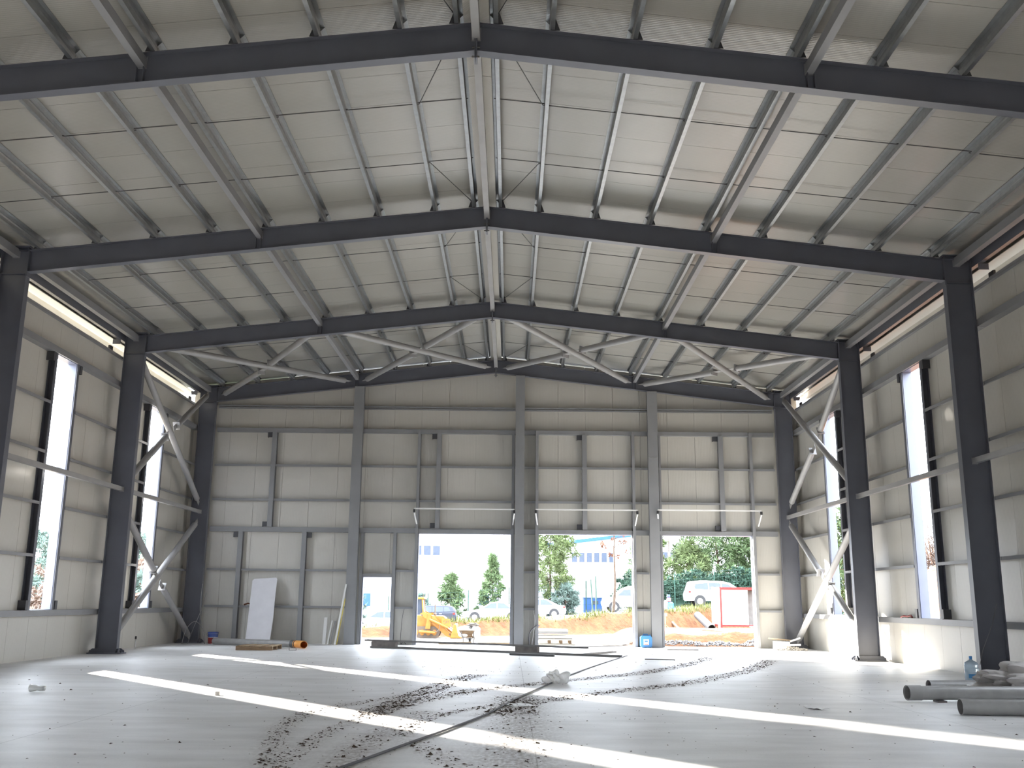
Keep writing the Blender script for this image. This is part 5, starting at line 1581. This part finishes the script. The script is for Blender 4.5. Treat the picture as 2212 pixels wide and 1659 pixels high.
for k, (x, y, h, lab) in enumerate(((13.2, 86, 6.8, 'leftmost'), (14.3, 86.5, 7.4, 'second'), (15.2, 86, 7.2, 'third'))):
    rs = np.random.default_rng(70 + k)
    z0 = float(road_z(np.array(x)))
    t = thing('bare_tree', f'thin leafless tree behind the pines, {lab} of three', 'tree', (x, y, z0), 'leafless trees behind the pines')
    MB().tube([(x, y, z0), (x + .15, y, z0 + h * .5), (x + .05, y, z0 + h)], .07, 6, r_end=.015).build('trunk', 'twig', t)
    m = MB()
    for q in range(22):
        f = rs.uniform(.35, .95); a = rs.uniform(0, 6.28); l = rs.uniform(.5, 1.3) * (1.2 - f)
        b = Vector((x + .12, y, z0 + h * f)); m.tube([b, b + Vector((l * math.cos(a), l * math.sin(a), l * 1.3))], .02, 4, r_end=.006)
    m.build('twigs', 'twig', t)
# ivy hedge on the fence
def hedge():
    rs = np.random.default_rng(60)
    cs, rr = [], []
    for _ in range(620):
        x = rs.uniform(9.6, 25)
        zr = float(road_z(np.array(x)))
        cs.append((x, 74.2 + rs.uniform(-.35, .5), zr + rs.uniform(.1, 2.35 + .25 * math.sin(x * 1.9)))); rr.append(.3)
    v, f = leaf_mass(rs, np.array(cs), rr, 34, .20, .06)
    t = thing('ivy_hedge', 'dark green ivy hedge behind the wire fence and the people carrier', 'hedge', (17, 74.2, 1.5))
    MB().add(v, f).build('foliage', 'ivy_green', t)
    MB().extrude([(9.7, float(road_z(np.array(9.7))) + .1), (25, float(road_z(np.array(25.))) + .1), (25, float(road_z(np.array(25.))) + 2.0), (9.7, float(road_z(np.array(9.7))) + 2.0)], lambda p, q, tt: (p, tt, q), 74.3, 74.6).build('inner_mass', 'ivy_green', t)
hedge()
# undergrowth behind the sapling
for k, (x, y, h, r, mt, lab) in enumerate(((4.9, 78.6, 2.2, 1.2, 'bush_teal', 'grey green bush between the pale pine and the saloon tail'), (9.9, 78.5, 2.6, 1.3, 'ivy_green', 'dark green bush under the olive cypress'), (-7.0, 81, 2.4, 1.5, 'bush_teal', 'grey bush behind the roof of the navy car'))):
    pine('road_bush', lab, x, y, h, r, 80 + k, mt, .05, 'bushes along the road', 'round', 70, 36, 'bush', .05)

# left hillside: bushes and trees seen through the tall left openings
k = 0
rs = np.random.default_rng(90)
HL = ['lowest', 'second lowest', 'third', 'fourth', 'fifth', 'sixth', 'seventh', 'topmost']
for wi, slope in ((0, -.487), (1, -.377)):
    for q in range(8):
        y = 62 + 13.5 * q
        x = .6 + slope * y + rs.uniform(-2, 2)
        r = 2.2 + .35 * q
        mt = 'bush_brown' if q % 3 else 'bush_teal'
        h = 3.4 + .45 * q
        if q >= 5: mt = 'bush_teal'
        z = -5.0 + 1.35 * q * (1.0 if q < 5 else 1.05)
        pine('hillside_bush', f'{"brown" if mt == "bush_brown" else "green"} bush on the hillside through the {"near" if wi == 0 else "far"} left opening, {HL[q]}', x, y, h, r, 100 + k, mt, .02, 'bushes on the left hillside', 'round', 60, 34, 'bush', .08, z=z, ln=.6, wd=.12)
        k += 1
# right embankment brush: bare tangled shrubs on the crest
for q in range(7):
    rs = np.random.default_rng(140 + q)
    x, y = 20.2 + .5 * (q % 2), 36.5 + 2.1 * q
    z0 = gz(x, y)
    t = thing('bramble_shrub', f'bare tangled shrub on the right embankment, {["first", "second", "third", "fourth", "fifth", "sixth", "seventh"][q]} from the near end', 'shrub', (x, y, z0), 'shrubs on the right embankment')
    m = MB()
    for _ in range(150):
        b = Vector((x + rs.normal(0, .7), y + rs.normal(0, .8), z0 - .1))
        p1 = b + Vector((rs.normal(0, .5), rs.normal(0, .5), rs.uniform(.4, 1.3)))
        p2 = p1 + Vector((rs.normal(0, .7), rs.normal(0, .7), rs.uniform(-.4, .8)))
        m.tube([b, p1, p2], .022, 4, cap=False, r_end=.006)
    m.build('twigs', 'twig', t)
pine('embankment_tree', 'green bush beyond the far right opening', 17.6, 49, 5.2, 1.7, 150, 'needle_green', .05, 'trees beside the right embankment', 'round', 110, 40, 'bush', .08)
pine('embankment_tree', 'dark green tree behind the green bush at the far right opening', 19.6, 55, 6.2, 1.8, 151, 'ivy_green', .05, 'trees beside the right embankment', 'cone', 110, 40, 'tree', .1)

# tall unseen evergreens added to keep the low sun off the loader doorway
pine('added_conifer', 'tall unseen conifer added to shade the loader doorway, nearer one', -11.3, 45.2, 9.6, 2.5, 160, 'cypress_green', .02, 'conifers added for shade', 'round', 420, 60, 'tree', .2, z=gz(-11.3, 45.2), ln=.5, wd=.09)
pine('added_conifer', 'tall unseen conifer added to shade the loader doorway, farther one', -14.2, 49.6, 11.0, 2.7, 161, 'cypress_green', .02, 'conifers added for shade', 'round', 420, 60, 'tree', .2, z=gz(-14.2, 49.6), ln=.5, wd=.09)
